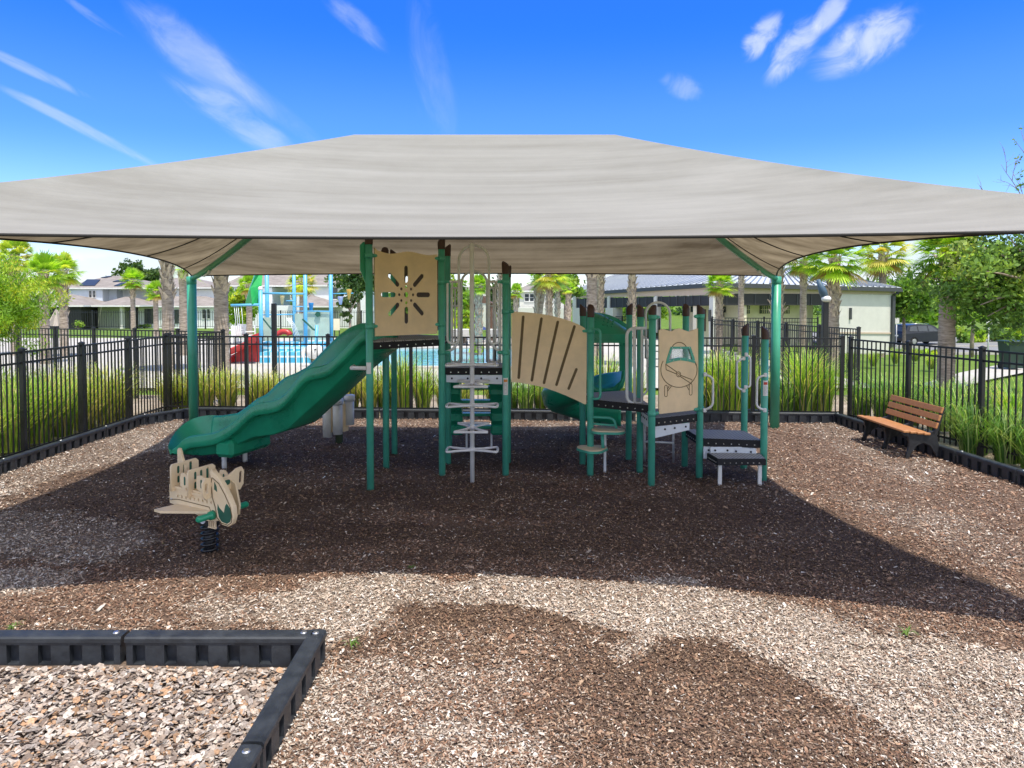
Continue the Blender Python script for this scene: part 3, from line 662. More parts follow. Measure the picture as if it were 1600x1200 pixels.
# ------------------------------------------------------------------ shade canopy
EZ = 2.82
CL, CR, CF, CB = -5.90, 4.87, 3.95, 13.10
RL = Vector((-1.90, 8.65, 4.375)); RR_ = Vector((1.24, 8.65, 4.375))
cor = {'fl': Vector((CL, CF, EZ)), 'fr': Vector((CR, CF, EZ)), 'bl': Vector((CL, CB, EZ)), 'br': Vector((CR, CB, EZ))}
def edge(p, q, inward, rise):
    return lambda t: p*(1-t)+q*t+Vector(inward)*(4*t*(1-t))+Vector((0, 0, rise*4*t*(1-t)))
def hip(p, q, sag=.13): return lambda t: p*(1-t)+q*t-Vector((0, 0, sag*4*t*(1-t)*(1-.3*t)))
E = {'f': edge(cor['fl'], cor['fr'], (0, 1.18, 0), .02), 'b': edge(cor['bl'], cor['br'], (0, -1.0, 0), .01),
     'l': edge(cor['fl'], cor['bl'], (.85, 0, 0), .20), 'r': edge(cor['fr'], cor['br'], (-.85, 0, 0), .20)}
H = {k: hip(cor[k], RL if k[1] == 'l' else RR_) for k in cor}
def coons(bot, top, left, right, sag):
    def f(u, v_):
        B = bot(u); T = top(u); Lf = left(v_); Rt = right(v_)
        S = B*(1-v_)+T*v_+Lf*(1-u)+Rt*u-(bot(0)*(1-u)*(1-v_)+bot(1)*u*(1-v_)+top(0)*(1-u)*v_+top(1)*u*v_)
        return S-Vector((0, 0, sag*4*v_*(1-v_)*(4*u*(1-u))**.6))
    return f
can = thing('shade_canopy', 'large beige fabric hip canopy on green posts over the play structure', 'canopy', (-.5, 8.6, 0))
ridge = lambda t: RL*(1-t)+RR_*t
mb = MB(); fl = lambda P: (lambda t: P)
mb.grid(coons(E['f'], ridge, H['fl'], H['fr'], .10), 48, 28)
mb.grid(coons(E['b'], ridge, H['bl'], H['br'], .16), 48, 28, flip=True)
mb.grid(coons(E['l'], fl(RL), H['fl'], H['bl'], .10), 40, 28, flip=True)
mb.grid(coons(E['r'], fl(RR_), H['fr'], H['br'], .10), 40, 28)
for i_, f_ in enumerate(mb.f):
    a_, b_, c_ = mb.v[f_[0]], mb.v[f_[1]], mb.v[f_[2]]; d_ = mb.v[f_[3]]
    if (c_-a_).cross(d_-b_).z < 0: mb.f[i_] = f_[::-1]
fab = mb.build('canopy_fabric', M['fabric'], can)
mb = MB()
for k in E:
    pts = [E[k](t/40)-Vector((0, 0, .008)) for t in range(41)]; mb.tube(pts, .012, 6)
mb.build('edge_hem', M['cable'], can)
# dark stitched seams under the cloth
mb = MB(); P_ = {'l': (coons(E['l'], fl(RL), H['fl'], H['bl'], .10)), 'r': (coons(E['r'], fl(RR_), H['fr'], H['br'], .10))}
for k in 'lr':
    for u in (.16, .42, .66, .88):
        mb = MB(); mb.tube([P_[k](u, t/30)-Vector((0, 0, .012)) for t in range(27)], .008, 5); mb.build('fabric_seam', M['cable'], can)
for k in ('bl', 'br', 'fl', 'fr'):
    c = cor[k]; mb = MB(); mb.tube([(c.x, c.y, -.15), (c.x, c.y, EZ-.03)], .083, 24, cap=True); o = mb.build('canopy_post', M['cpost'], can)
    mb = MB(); mb.tube([(c.x, c.y, EZ-.16), (c.x, c.y, EZ-.155), (c.x, c.y, EZ-.03), (c.x, c.y, EZ-.02)], [.083, .088, .088, .07], 24); mb.build('post_collar', M['cpost'], o)
    mb = MB(); pts = [Vector((c.x, c.y, EZ-.06))]+[H[k](t/14)-Vector((0, 0, .075)) for t in range(1, 15)]; mb.tube(pts, .05, 14); o2 = mb.build('hip_rafter', M['cpost'], can)
    if k[0] == 'b':
        mb = MB(); q = H[k](.13)-Vector((0, 0, .15)); dd = (H[k](.16)-H[k](.1)).normalized(); mb.tube([q-dd*.12, q+dd*.12], .018, 8); mb.tube([q+dd*.12, q+dd*.2+Vector((0, 0, .04))], .03, 8); mb.tube([c+Vector((0, 0, -.03)), q-dd*.12], .008, 6); mb.build('tension_fitting', M['grey'], o2)
mb = MB(); mb.tube([RL-Vector((0, 0, .06)), RR_-Vector((0, 0, .06))], .05, 14); mb.build('ridge_beam', M['cpost'], can)
# ------------------------------------------------------------------ play structure
play = thing('play_structure', 'large green, tan and grey play structure with slides and climbers under the canopy', 'playground', (0, 9.6, 0))
A = (-1.772, 8.82); B = (-.946, 9.55); A2 = (-1.78, 9.98); A3 = (-1.81, 10.87); B2 = (-.93, 10.25); C = (-.086, 9.55); C2 = (-.06, 10.32)
D = (1.06, 9.55); D2 = (1.02, 10.21); E_ = (1.74, 10.53); F_ = (1.76, 9.72); G = (1.78, 9.0); H_ = (2.47, 10.09); I_ = (2.50, 9.41); J = (3.28, 9.98); K = (3.30, 9.25)
def upright(p, top, slant=0.0):
    mb = MB(); mb.tube([(p[0], p[1], -.15), (p[0], p[1], top-.13)], .045, 20); po = mb.build('post', M['post'], play)
    # cap: sleeve with a slanted top
    n = 20; r = .053; vs = []
    for k in range(n):
        a = 2*math.pi*k/n; x, y = math.cos(a), math.sin(a); vs.append((p[0]+x*.049, p[1]+y*.049, top-.155))
    for k in range(n):
        a = 2*math.pi*k/n; x, y = math.cos(a), math.sin(a); vs.append((p[0]+x*r, p[1]+y*r, top-.035+(x*math.cos(slant)+y*math.sin(slant))*.035))
    for k in range(n):
        a = 2*math.pi*k/n; x, y = math.cos(a), math.sin(a); vs.append((p[0]+x*r*.78, p[1]+y*r*.78, top-.01+(x*math.cos(slant)+y*math.sin(slant))*.03))
    fs = [(k, (k+1) % n, n+(k+1) % n, n+k) for k in range(n)]+[(n+k, n+(k+1) % n, 2*n+(k+1) % n, 2*n+k) for k in range(n)]+[tuple(range(2*n, 3*n))]
    mb = MB(); mb.add(vs, fs[:-1], True); mb.add([vs[i] for i in range(2*n, 3*n)], [tuple(range(n))]); mb.build('post_cap', M['cap'], po)
    return po
tops = {A: 3.22, B: 3.21, A2: 3.10, A3: 3.13, B2: 3.16, C: 2.88, C2: 2.86, D: 2.30, D2: 2.30, E_: 2.31, F_: 2.30, G: 2.30, H_: 2.30, I_: 2.30, J: 2.03, K: 2.02}
UP = {}
for i, (p, t) in enumerate(tops.items()): UP[p] = upright(p, t, [2.6, .4, 1.7, 3.0, 0][i % 5])
def clamp(p, z, ang, parent):
    mb = MB(); c = Vector((p[0], p[1], z)); d = Vector((math.cos(ang), math.sin(ang), 0))
    mb.tube([c+Vector((0, 0, -.03)), c+Vector((0, 0, .03))], .053, 16); mb.tube([c+d*.04, c+d*.10, c+d*.115], [.026, .022, .012], 10)
    mb.build('panel_clamp', M['post'], parent)
def ang_(p, q): return math.atan2(q[1]-p[1], q[0]-p[0])

# --- decks
def deck(poly, z, parent=play, lip=.10, holes=True):
    c = Vector((sum(p[0] for p in poly)/len(poly), sum(p[1] for p in poly)/len(poly), 0)); n = len(poly)
    def ins(k): return [Vector((p[0], p[1], 0))*(1-k)+c*k for p in poly]
    mb = MB(); P = [p+Vector((0, 0, z)) for p in ins(.03)]; Q = [p+Vector((0, 0, z-.012)) for p in ins(.0)]; R = [p+Vector((0, 0, z-lip)) for p in ins(.0)]; S = [p+Vector((0, 0, z-lip)) for p in ins(.05)]; T = [p+Vector((0, 0, z-.03)) for p in ins(.05)]
    vs = P+Q+R+S+T; fs = [tuple(range(n))]
    for k in range(4):
        for i in range(n): j = (i+1) % n; fs.append((k*n+j, k*n+i, (k+1)*n+i, (k+1)*n+j))
    fs.append(tuple(range(4*n, 5*n))[::-1]); mb.add(vs, fs); mb.cur = 1
    for i in range(n):
        a = Q[i]; b = Q[(i+1) % n]; d = (b-a); L = d.length; d.normalize(); nn = Vector((d.y, -d.x, 0))
        for t in (.14, .26, .38, .5, .62, .74, .86):
            p = a+d*(L*t)-Vector((0, 0, lip*.5)); mb.tube([p-nn*.004, p+nn*.006], .009, 8)
    dk = mb.build('deck', [M['deck'], M['steel']], parent)
    return dk
deck([A, B, B2, A3, A2], 1.86)
deck([B, C, C2, B2], 1.46, lip=.09)
deck([D, G, F_, E_, D2], 1.035)
deck([G, I_, H_, F_], .865)
deck([I_, K, J, H_], .535)
# grey riser sheets with bolts
def riser(P, Q, z0, z1, off, x0=.06, x1=None, zz=None):
    L = math.hypot(Q[0]-P[0], Q[1]-P[1]); x1 = x1 if x1 else L-.06
    poly = [(x0, z0), (x1, z0 if zz is None else zz), (x1, z1), (x0, z1)]
    o = plate('riser_panel', poly, [], .012, frame_vert(P, Q, 0, off), M['panelgrey'], play, .002)
    mb = MB(); d = Vector((Q[0]-P[0], Q[1]-P[1], 0)).normalized(); nn = Vector((d.y, -d.x, 0))
    for t in (.1, .38, .62, .9):
        c = Vector((P[0], P[1], z1-.045))+d*(x0+(x1-x0)*t)+nn*(off+.006); mb.tube([c, c+nn*.008], .014, 8)
    mb.build('riser_bolts', M['iron'], o)
riser(G, I_, .60, .755, -.02, -.03, .66, .66); riser(I_, K, .27, .43, .015, .05, .72)
riser(B, C, 1.27, 1.365, .0, .06, .82, 1.24)
riser(F_, G, .72, .86, .0, .1, .5)
# transfer step at the right
st = [(2.80, 9.33), (2.93, 8.86), (3.38, 8.90), (3.36, 9.35)]
deck([tuple(p) for p in ((2.57, 9.30), (2.61, 8.95), (3.225, 8.95), (3.27, 9.30))], .365, lip=.085)
for x in (2.66, 3.17):
    mb = MB(); mb.box((x, 9.02, .13), (.045, .03, .42)); mb.build('step_leg', M['white'], play)
riser((2.60, 9.31), (3.25, 9.31), .36, .44, .0, .02, .60)

# --- tall tan panel with the sunburst cut-out
MA = frame_vert(A, B, 0, .0); Lab = math.hypot(B[0]-A[0], B[1]-A[1])
x0, x1 = .075, Lab-.075; outer = [(x0, 1.925), (x1, 1.925), (x1, 2.985)]
for i in range(1, 20):
    t = i/20; outer.append((x1+(x0-x1)*t, 2.985+.028*math.sin((1-t)*math.pi*2*1.6+2.6)+.012*math.sin(t*9)))
outer.append((x0, 3.03))
cx, cz = (x0+x1)/2-.01, 2.445; holes = [circle(cx, cz, .036, 18)]
for k in range(8):
    a = math.radians(45*k); holes.append(capsule(cx+.185*math.cos(a), cz+.185*math.sin(a), cx+.345*math.cos(a), cz+.345*math.sin(a), .062)); b = a+math.radians(0)
    holes.append(circle(cx+.105*math.cos(b), cz+.105*math.sin(b), .020, 12))
pn = plate('sunburst_panel', outer, holes, .02, MA, M['tan'], play)
for z in (2.05, 2.93): clamp(A, z, ang_(A, B), pn); clamp(B, z, ang_(B, A), pn)
for P_, Q_ in ((A3, A2), (B2, A3)):
    L = math.hypot(Q_[0]-P_[0], Q_[1]-P_[1]); mb = MB()
plate('back_panel', [(.08, 1.93), (1.02, 1.93), (1.02, 2.98), (.08, 2.98)], [capsule(.3, 2.2, .3, 2.7, .07), capsule(.8, 2.2, .8, 2.7, .07)], .02, frame_vert(B2, A3, 0, 0), M['cap'], play)
# green hood side wings by the slide entry
plate('slide_hood', [(0, 2.4), (.03, 2.4), (.03, 3.0), (.02, 3.08), (-.06, 3.10), (-.10, 3.06), (-.10, 2.75), (0, 2.5)], [], .05, frame_vert((A[0]-.02, A[1]+.05), (A[0]+.5, A[1]+.25), 0, 0) @ Matrix.Translation((0, 0, 0)), M['slide'], play, .01)

# --- wavy slide
nearP = [(569.7, 511), (560.7, 518), (542.6, 538), (526.8, 554), (515.5, 565), (502, 571), (486, 573.5), (477, 577), (465.8, 588), (454.5, 603.7), (443.2, 617.2), (432, 624), (418.4, 627.4), (402.6, 629), (393.6, 632.5), (380, 644.3), (368.7, 655.6), (353, 667), (335, 676), (314.5, 679.3), (296.5, 681.6), (283, 685), (276, 692)]
undP = [(572, 553), (570, 556), (552, 570), (533.6, 585.6), (511, 608), (488, 630), (466, 649), (450, 664), (438.7, 675), (416, 683), (384.5, 687), (366, 695), (350, 705), (330, 713), (300, 716), (277, 714)]
N0 = Vector((-1.86, 8.97)); N1 = Vector((-4.62, 9.86)); dS = N1-N0; LS = dS.length; dS /= LS; pS = Vector((-dS.y, dS.x)); pS = pS if pS.y > 0 else -pS
def prof_of(pts):
    out = []
    for px, py in pts:
        P = onplane(tuple(N0), tuple(N1), px, py); s_ = (Vector((P.x, P.y))-N0).dot(dS); out.append((s_, P.z))
    return sorted(out)
def interp(tab, s_):
    if s_ <= tab[0][0]: return tab[0][1]
    for (a, za), (b, zb) in zip(tab[:-1], tab[1:]):
        if s_ <= b: t = (s_-a)/(b-a); return za+(zb-za)*t
    return tab[-1][1]
_ip = interp
def interp(tab, s_): return sum(_ip(tab, s_+k*.018) for k in (-2, -1, 0, 1, 2))/5
farP = [(567.5, 504.3), (551.7, 510), (533.6, 522.4), (517.8, 538.2), (502, 554), (486, 571), (468, 581), (450, 588), (436.5, 599), (420.7, 615), (407, 620.6), (395.8, 630), (375.5, 644.5), (348.4, 648.5), (301, 649.5), (285, 656), (267, 669)]
def prof_far(pts, W_):
    Q0 = N0+pS*W_; Q1 = N1+pS*W_; out = []
    for px, py in pts:
        P = onplane(tuple(Q0), tuple(Q1), px, py); out.append(((Vector((P.x, P.y))-Q0).dot(dS), P.z))
    return sorted(out)
farT = prof_far(farP, .92)
rimT = prof_of(nearP); undT = prof_of(undP)
WS = .92
def sl_pt(s_, w, z): q = N0+dS*s_+pS*w; return Vector((q.x, q.y, z))
NS = 90; S_END = rimT[-1][0]+.10
def section(s_):
    zr = interp(rimT, s_); zf = max(interp(farT, s_), zr-.06); zu = min(interp(undT, s_), zr-.13); bed = zr-.19-.03*math.sin(s_*3); bed = max(bed, zu+.03)
    if s_ > S_END-.35: k = (s_-(S_END-.35))/.35; zr -= .10*k*k; bed = bed*(1-k*.0)-.03*k*k
    w = WS; g = zf-zr
    zk = max(zr-.175, zu+.03); zq = max(zr-.155, zu+.05)
    return [(0.16, zu), (.13, zu+.02), (.125, zk-.01), (.115, zk), (.0, zk+.004), (-.012, zq), (-.012, zr-.075), (.0, zr-.055), (.0, zr-.03), (.010, zr-.008), (.035, zr), (.065, zr-.004), (.088, zr-.03), (.11, zr-.10), (.16, bed+.03), (.24, bed+.004), (w/2, bed-.012),
            (w-.24, bed+.004), (w-.16, bed+.03), (w-.11, zf-.10), (w-.088, zf-.03), (w-.065, zf-.004), (w-.035, zf), (w-.012, zf-.006), (w+.005, zf-.03), (w, zf-.10), (w-.045, zf-.115), (w-.05, zu+.02), (w-.10, zu)]
mb = MB(); vs = []; ns = len(section(0))
for i in range(NS+1):
    s_ = -.02+(S_END+.02)*i/NS
    for w, z in section(s_): vs.append(sl_pt(s_, w, z))
fs = [(i*ns+k, i*ns+(k+1) % ns, (i+1)*ns+(k+1) % ns, (i+1)*ns+k) for i in range(NS) for k in range(ns)]
fs += [tuple(range(ns))[::-1], tuple(range(NS*ns, NS*ns+ns))]
mb.add(vs, fs, True)
slide = mb.build('wavy_slide', M['slide'], play)
# rounded exit lip and the moulded feet below
mb = MB(); zn = section(S_END)[10][1]; zf_ = section(S_END)[22][1]
def lipf(u, v_):
    a = math.pi*u; w = WS/2-WS/2*math.cos(a); r = .44*math.sin(math.pi*u**1.7)**.7 if 0 < u < 1 else 0; q_ = u*u*(3-2*u)
    zt = (zn*(1-q_)+zf_*q_)-.05*math.sin(a); k = .5-.5*math.cos(math.pi*v_)
    return sl_pt(S_END-.01+r*(1-.22*v_*v_), w, zt+(.20-zt)*v_+.0*k)
mb.grid(lipf, 32, 8)
mb.grid(lambda u, v_: (lambda p, c: c*(1-v_)+p*v_+Vector((0, 0, -.05*math.sin(math.pi*v_))))(lipf(u, 0), sl_pt(S_END-.05, .16+(WS-.32)*u, section(S_END)[16][1])), 32, 8, flip=True)
mb.build('exit_lip', M['slide'], slide)
mb = MB(); mb.bbox((sl_pt(S_END-.86, WS/2, .335)), (.30, WS*.96, .25), math.atan2(dS.y, dS.x), .05); mb.build('moulded_foot', M['slide'], slide)
for w in (.24, .68):
    mb = MB(); mb.tube([sl_pt(S_END-.70, w, -.1), sl_pt(S_END-.70, w, .36)], .035, 14); mb.build('slide_leg', M['grey'], slide)
mb = MB(); z = 1.535; mb.tube([(A[0]-.03, A[1]-.05, z), (A[0]-.22, A[1]-.03, z), (A[0]-.24, A[1]+.2, z+.0)], .026, 10); mb.box((A[0]-.0, A[1]-.055, z+.0), (.055, .02, .14)); mb.build('slide_bracket', M['grey'], slide)

# --- pole climber with bow-tie rungs
PC = gnd(738, 755); cl = MB(); px_, py_ = PC.x, PC.y
cl.tube([(px_, py_, -.1), (px_, py_, 3.10), (px_, py_, 3.115)], [.029, .029, .018], 16)
# hoop over the top and its long tails, bending out to the uprights
def OP(x, y, off=-.02): return onplane(B, C, x, y, off)
climb = cl.build('pole_climber', M['grey'], play)
def rung(z, rot, L=.66, W=.36, parent=climb):
    pts = []
    for i in range(40):
        t = 2*math.pi*i/40; x = math.sin(t); wv = abs(x)**1.6; y = math.copysign(1, math.cos(t))*(.035+W/2*wv)*(1 if abs(x) < .93 else (1-((abs(x)-.93)/.07)**2*.55)) if abs(math.cos(t)) > 1e-6 else 0
        x = x*L/2; pts.append(Vector((px_+x*math.cos(rot)-y*math.sin(rot), py_+x*math.sin(rot)+y*math.cos(rot), z)))
    mb = MB(); mb.tube(pts, .0165, 8, closed=True); mb.tube([(px_, py_, z-.03), (px_, py_, z+.03)], .036, 12); mb.build('rung', M['grey'], parent)
for yy, rot in ((570, 0), (600, math.pi/2), (634, 0), (669, math.pi/2), (704, 0)):
    z = CAMZ-(yy-HOR)/F*py_; rung(z, rot, .66, .26 if rot == 0 else .40)
mb = MB(); hoop = [OP(764, 548), OP(764, 410)]+[OP(740.5+23.5*math.cos(math.radians(a)), 408-25*math.sin(math.radians(a))) for a in range(0, 181, 15)]+[OP(717, 410), OP(717, 520), OP(716, 535), OP(707, 546), OP(697, 550)]
hoop = [OP(785, 551), OP(777, 547), OP(766, 536)]+hoop[0:1][:0]+[OP(764, 520)]+hoop[1:]
mb.tube(hoop, .0185, 10); mb.tube([OP(740, 384), Vector((px_, py_, 3.06))], .014, 8); mb.build('hoop_rail', M['grey'], climb)
# --- grey rail barriers either side, front and back
def barrier(fn, parent, x0, x1, y0, y1, rr, bars, name='rail_barrier'):
    mb = MB(); c = [fn(x0, y0+rr), fn(x0, y1-rr)]
    loop = fillet([fn((x0+x1)/2, y0), fn(x0, y0), fn(x0, y1), fn(x1, y1), fn(x1, y0), fn((x0+x1)/2, y0)], rr*.0085*1.0, 4)
    mb.tube(loop, .0165, 8)
    for b in bars: mb.tube([fn(b, y0), fn(b, y1)], .0125, 8)
    mb.build(name, M['grey'], parent)
f1 = lambda x, y: onplane(B, C, x, y, .0)
barrier(f1, play, 699, 717, 440, 537, 10, [706.5]); barrier(f1, play, 764, 781, 440, 537, 10, [774])
f2 = lambda x, y: onplane(B2, C2, x, y, .0)
mb = MB(); hp = [f2(761, 566), f2(761, 442)]+[f2(741+20*math.cos(math.radians(a)), 442-18*math.sin(math.radians(a))) for a in range(15, 166, 15)]+[f2(721, 442), f2(721, 566)]
mb.tube(hp, .0175, 8); mb.tube([f2(703, 478), f2(721, 478)], .014, 8); mb.tube([f2(761, 478), f2(781, 478)], .014, 8); mb.tube([f2(705, 566), f2(721, 566)], .014, 8); mb.tube([f2(761, 566), f2(781, 566)], .014, 8); mb.build('back_hoop', M['grey'], play)
barrier(f2, play, 703, 719, 450, 566, 10, [711]); barrier(f2, play, 763, 781, 450, 566, 10, [771])
for p, q, zs in ((B, C, (2.62, 1.67)), (C, B, (2.62, 1.67))):
    for z in zs: clamp(p, z, ang_(p, q), play)

# --- moulded stair climber going down behind the middle deck
mb = MB(); x0, x1 = -.98, -.13
def stair(u):  # slope from the deck down to the ground at the back
    return Vector((0, 10.35+u*1.05, 1.40-u*1.18))
for s_ in (x0, x1-.20):
    mb.prism([(10.36, 1.42), (10.5, 1.42), (11.5, .32), (11.5, .22), (11.36, .22), (10.36, 1.22)], .20, (s_+.10, 0, 0), (0, 1, 0), (0, 0, 1))
    for k in range(5):
        u = (k+.5)/5; c = stair(u); mb.bbox((s_+.10, c.y-.04, c.z-.02), (.22, .16, .17), 0, .03)
for k in range(5):
    u = (k+.55)/5; c = stair(u); mb.bbox((.5*(x0+x1), c.y, c.z+.02), (x1-x0-.28, .19, .045), 0, .015)
stc = mb.build('stair_climber', M['slide'], play)
for x in (-.73, -.33):
    mb = MB(); mb.box((x, 11.36, .14), (.03, .03, .46)); mb.build('climber_leg', M['grey'], stc)

# --- tan fan panel between the middle tower and the low deck
MC = frame_vert(C, D, 0, 0)
def inC(x, y):
    P = onplane(C, D, x, y); return ((P.x-C[0])*(D[0]-C[0])/1.146+(P.y-C[1])*(D[1]-C[1])/1.146, P.z)
top = [(799, 487), (815, 487.5), (830, 488.5), (846, 490.5), (862, 493.5), (878, 497.5), (892, 502), (904, 507), (913, 512), (916, 516)]
bot = [(917, 524), (916, 631), (914, 632), (900, 625), (884, 618), (868, 611.5), (850, 605.5), (830, 601), (812, 598), (799, 597)]
fan = plate('fan_panel', [inC(*p) for p in top+bot][::-1], [], .018, MC, M['tan'], play)
for (xa, ya, xb, yb) in ((817.5, 495, 810.5, 590), (846, 498, 831, 594), (871.5, 503, 850, 598), (897.5, 510, 869.5, 601), (900.5, 577, 888.5, 607)):
    a = inC(xa, ya); b = inC(xb, yb); plate('routed_slot', capsule(a[0], a[1], b[0], b[1], .036), [], .0215, MC, M['groove'], fan, .001)
for p, q, z in ((C, D, 2.22), (D, C, 1.96)): clamp(p, z, ang_(p, q), fan)

# --- tan panel with the aeroplane front
MG = frame_vert(G, I_, 0, 0); LG = math.hypot(I_[0]-G[0], I_[1]-G[1])
def inG(x, y):
    P = onplane(G, I_, x, y); return ((P.x-G[0])*(I_[0]-G[0])/LG+(P.y-G[1])*(I_[1]-G[1])/LG, P.z)
top = [(1029, 516), (1034, 514), (1041, 515.5), (1048, 518), (1055, 514.5), (1062, 513), (1069, 516), (1076, 518), (1083, 515.5), (1090, 513)]
outer = [inG(*p) for p in top+[(1091, 640), (1029, 647)]][::-1]
win = [inG(*p) for p in ((1043.5, 563), (1049.5, 545), (1075.5, 545), (1081, 562), (1071, 559.5), (1062, 558.5), (1052, 560))]
plane_p = plate('aeroplane_panel', outer, [win[::-1]], .018, MG, M['tan'], play)
fr_o = [inG(*p) for p in ((1039.5, 568.5), (1041, 560), (1047, 541.5), (1078, 541.5), (1084, 559), (1085.5, 567.5), (1074, 564.5), (1062, 563), (1050, 565))]
plate('window_frame', fr_o[::-1], [win[::-1]], .034, MG, M['post'], plane_p, .003)
gp = bpy.data.materials.new('clear_panel'); gp.use_nodes = True; gb = gp.node_tree.nodes['Principled BSDF']; gb.inputs['Base Color'].default_value = (.75, .82, .85, 1); gb.inputs['Transmission Weight'].default_value = .9; gb.inputs['Roughness'].default_value = .15; gb.inputs['IOR'].default_value = 1.1
nzg = gp.node_tree.nodes.new('ShaderNodeTexNoise'); nzg.inputs['Scale'].default_value = 20; mg = gp.node_tree.nodes.new('ShaderNodeMapRange'); gp.node_tree.links.new(nzg.outputs[0], mg.inputs[0]); mg.inputs[3].default_value = .05; mg.inputs[4].default_value = .35; gp.node_tree.links.new(mg.outputs[0], gb.inputs['Roughness'])
plate('window_pane', win[::-1], [], .006, MG, gp, plane_p, .001)
mb = MB()
for (x, y) in ((1045, 563), (1044.5, 553), (1049, 543.3), (1062, 543.3), (1076, 543.3), (1081, 552), (1083, 563.5), (1062, 561), (1073, 562.2), (1051, 562.5)):
    u, v_ = inG(x, y); p = MG @ Vector((u, v_, .018)); nn = (MG.to_3x3() @ Vector((0, 0, 1))); mb.tube([p, p+nn*.004], .0065, 8)
mb.build('frame_screws', M['steel'], plane_p)
def line(pts, w=.011, name='routed_line'):
    mb = MB(); mb.tube([MG @ Vector((*inG(*p), .0088)) for p in pts], w/2, 6); mb.build(name, M['groove'], plane_p)
el = lambda cx, cy, rx, ry, a0, a1, n=20: [(cx+rx*math.cos(math.radians(a0+(a1-a0)*i/n)), cy+ry*math.sin(math.radians(a0+(a1-a0)*i/n))) for i in range(n+1)]
line(el(1060, 577.5, 28.3, 27.5, -30, 210, 36)); line([(1084.5, 564), (1087, 571)]); line(el(1060.5, 548, 12.5, 13, 180+20, 360-20))
line(el(1059.5, 584.8, 3.2, 4.0, 0, 360, 18), .010); line(el(1059.5, 584.8, 1.4, 1.9, 0, 360, 10), .008)
line([(1039.5, 569), (1056.5, 581), (1055.5, 584), (1040, 577.5), (1039.5, 569)]); line([(1063, 586.5), (1080.5, 593), (1079.5, 599.5), (1062, 588)])
for cx_, y0_, y1_ in ((1039.8, 603.5, 617), (1078.4, 601, 614.5)): line([(cx_-2.2, y0_+2)]+el(cx_, y0_+1, 2.2, 2.6, 180, 360, 8)+el(cx_, y1_, 2.2, 2.8, 0, 180, 8)+[(cx_-2.2, y0_+2)], .009)
line([(1045, 602.5), (1042, 608)]); line([(1048, 603.5), (1042.2, 611)]); line([(1071.5, 602), (1076, 609.5)]); line([(1075.5, 600.5), (1076.2, 605)])
for z in (.93, 2.16): clamp(G, z, ang_(G, I_), plane_p); clamp(I_, z, ang_(I_, G), plane_p)

# --- grey rail gate between the low deck posts, and a hoop behind it
def fG(x, y): return onplane(F_, G, x, y) if False else at(x, y, 9.25)
mb = MB(); mb.tube(fillet([fG(1010, 513), fG(979.5, 513), fG(979.5, 630), fG(1008, 631)], .11, 6), .021, 10)
for x in (991.5, 1003): mb.tube([fG(x, 513), fG(x, 631)], .020 if x == 991.5 else .017, 10)
mb.tube(fillet([fG(1003, 524), fG(1011, 530), fG(1011.5, 612), fG(1003, 619)], .06, 5), .012, 8)
c = fG(1002, 638); mb.tube([c+Vector((0, -.02, 0)), c+Vector((0, .02, 0))], .035, 14); mb.build('rail_gate', M['grey'], play)
mb = MB(); fH = lambda x, y: at(x, y, 9.9)
mb.tube([fH(1009, 560), fH(1009, 492)]+[fH(1028+19*math.cos(math.radians(a)), 491-18.5*math.sin(math.radians(a))) for a in range(180, -1, -15)]+[fH(1047, 492), fH(1047, 520)]+[fH(1047, 640)], .0175, 10); mb.build('entry_hoop', M['grey'], play)
mb = MB()
for yy in (548, 560, 572): mb.tube([fH(1009, yy), fH(1047, yy+2)], .009, 6)
mb.build('back_rail_barrier', M['grey'], play)
# support frame (grey) under the low deck
mb = MB(); fL = lambda x, y: at(x, y, 9.95)
mb.tube([fL(1007, 655), gnd(1007, 721)], .016, 8); mb.tube([fL(1052, 660), gnd(1052, 723)], .016, 8); mb.tube([fL(1007, 690), fL(1052, 692)], .014, 8); mb.build('ladder_frame', M['grey'], play)

# --- hand grips on the step posts
def grip(pts, Y, r=.0145):
    mb = MB(); P = [at(x, y, Y) for x, y in pts]; mb.tube(fillet(P, .07, 5), r, 10)
    for p in (P[0], P[-1]): mb.bbox(p, (.045, .03, .055), 0, .008)
    mb.build('grip_handle', M['grey'], play)
grip([(1102, 585), (1114, 590), (1114, 634), (1101, 641)], 9.36)
grip([(1162, 560), (1151.5, 564), (1151.5, 606), (1162, 610)], 9.92); grip([(1166, 554), (1172.5, 559), (1172, 604), (1165, 605)], 9.90)
grip([(1196, 586), (1183, 590), (1182, 636), (1195, 641)], 9.20)
# labels on the uprights
def sticker(p, z0, z1, red):
    mb = MB()
    def q(a, z): return (p[0]+.0465*math.sin(a), p[1]-.0465*math.cos(a), z)
    n = 8
    mb.add([q(-.75+1.5*i/n, z0) for i in range(n+1)]+[q(-.75+1.5*i/n, z1) for i in range(n+1)], [(i, i+1, n+2+i, n+1+i) for i in range(n)])
    o = mb.build('warning_sticker', M['white'], UP[p])
    mb = MB()
    def q2(a, z): return (p[0]+.047*math.sin(a), p[1]-.047*math.cos(a), z)
    zt = z1-.02; mb.add([q2(-.55+1.1*i/n, zt-.035) for i in range(n+1)]+[q2(-.55+1.1*i/n, zt) for i in range(n+1)], [(i, i+1, n+2+i, n+1+i) for i in range(n)])
    return mb.build('sticker_header', red, UP[p])
M['red'] = mat('red_label_ink', (.55, .05, .03), .5); M['amber'] = mat('amber_label_ink', (.7, .25, .04), .5)
M['greytext'] = mat('grey_label_print', (.35, .36, .38), .6)
sticker(K, 1.13, 1.33, M['red']); sticker(C, 1.10, 1.33, M['amber'])
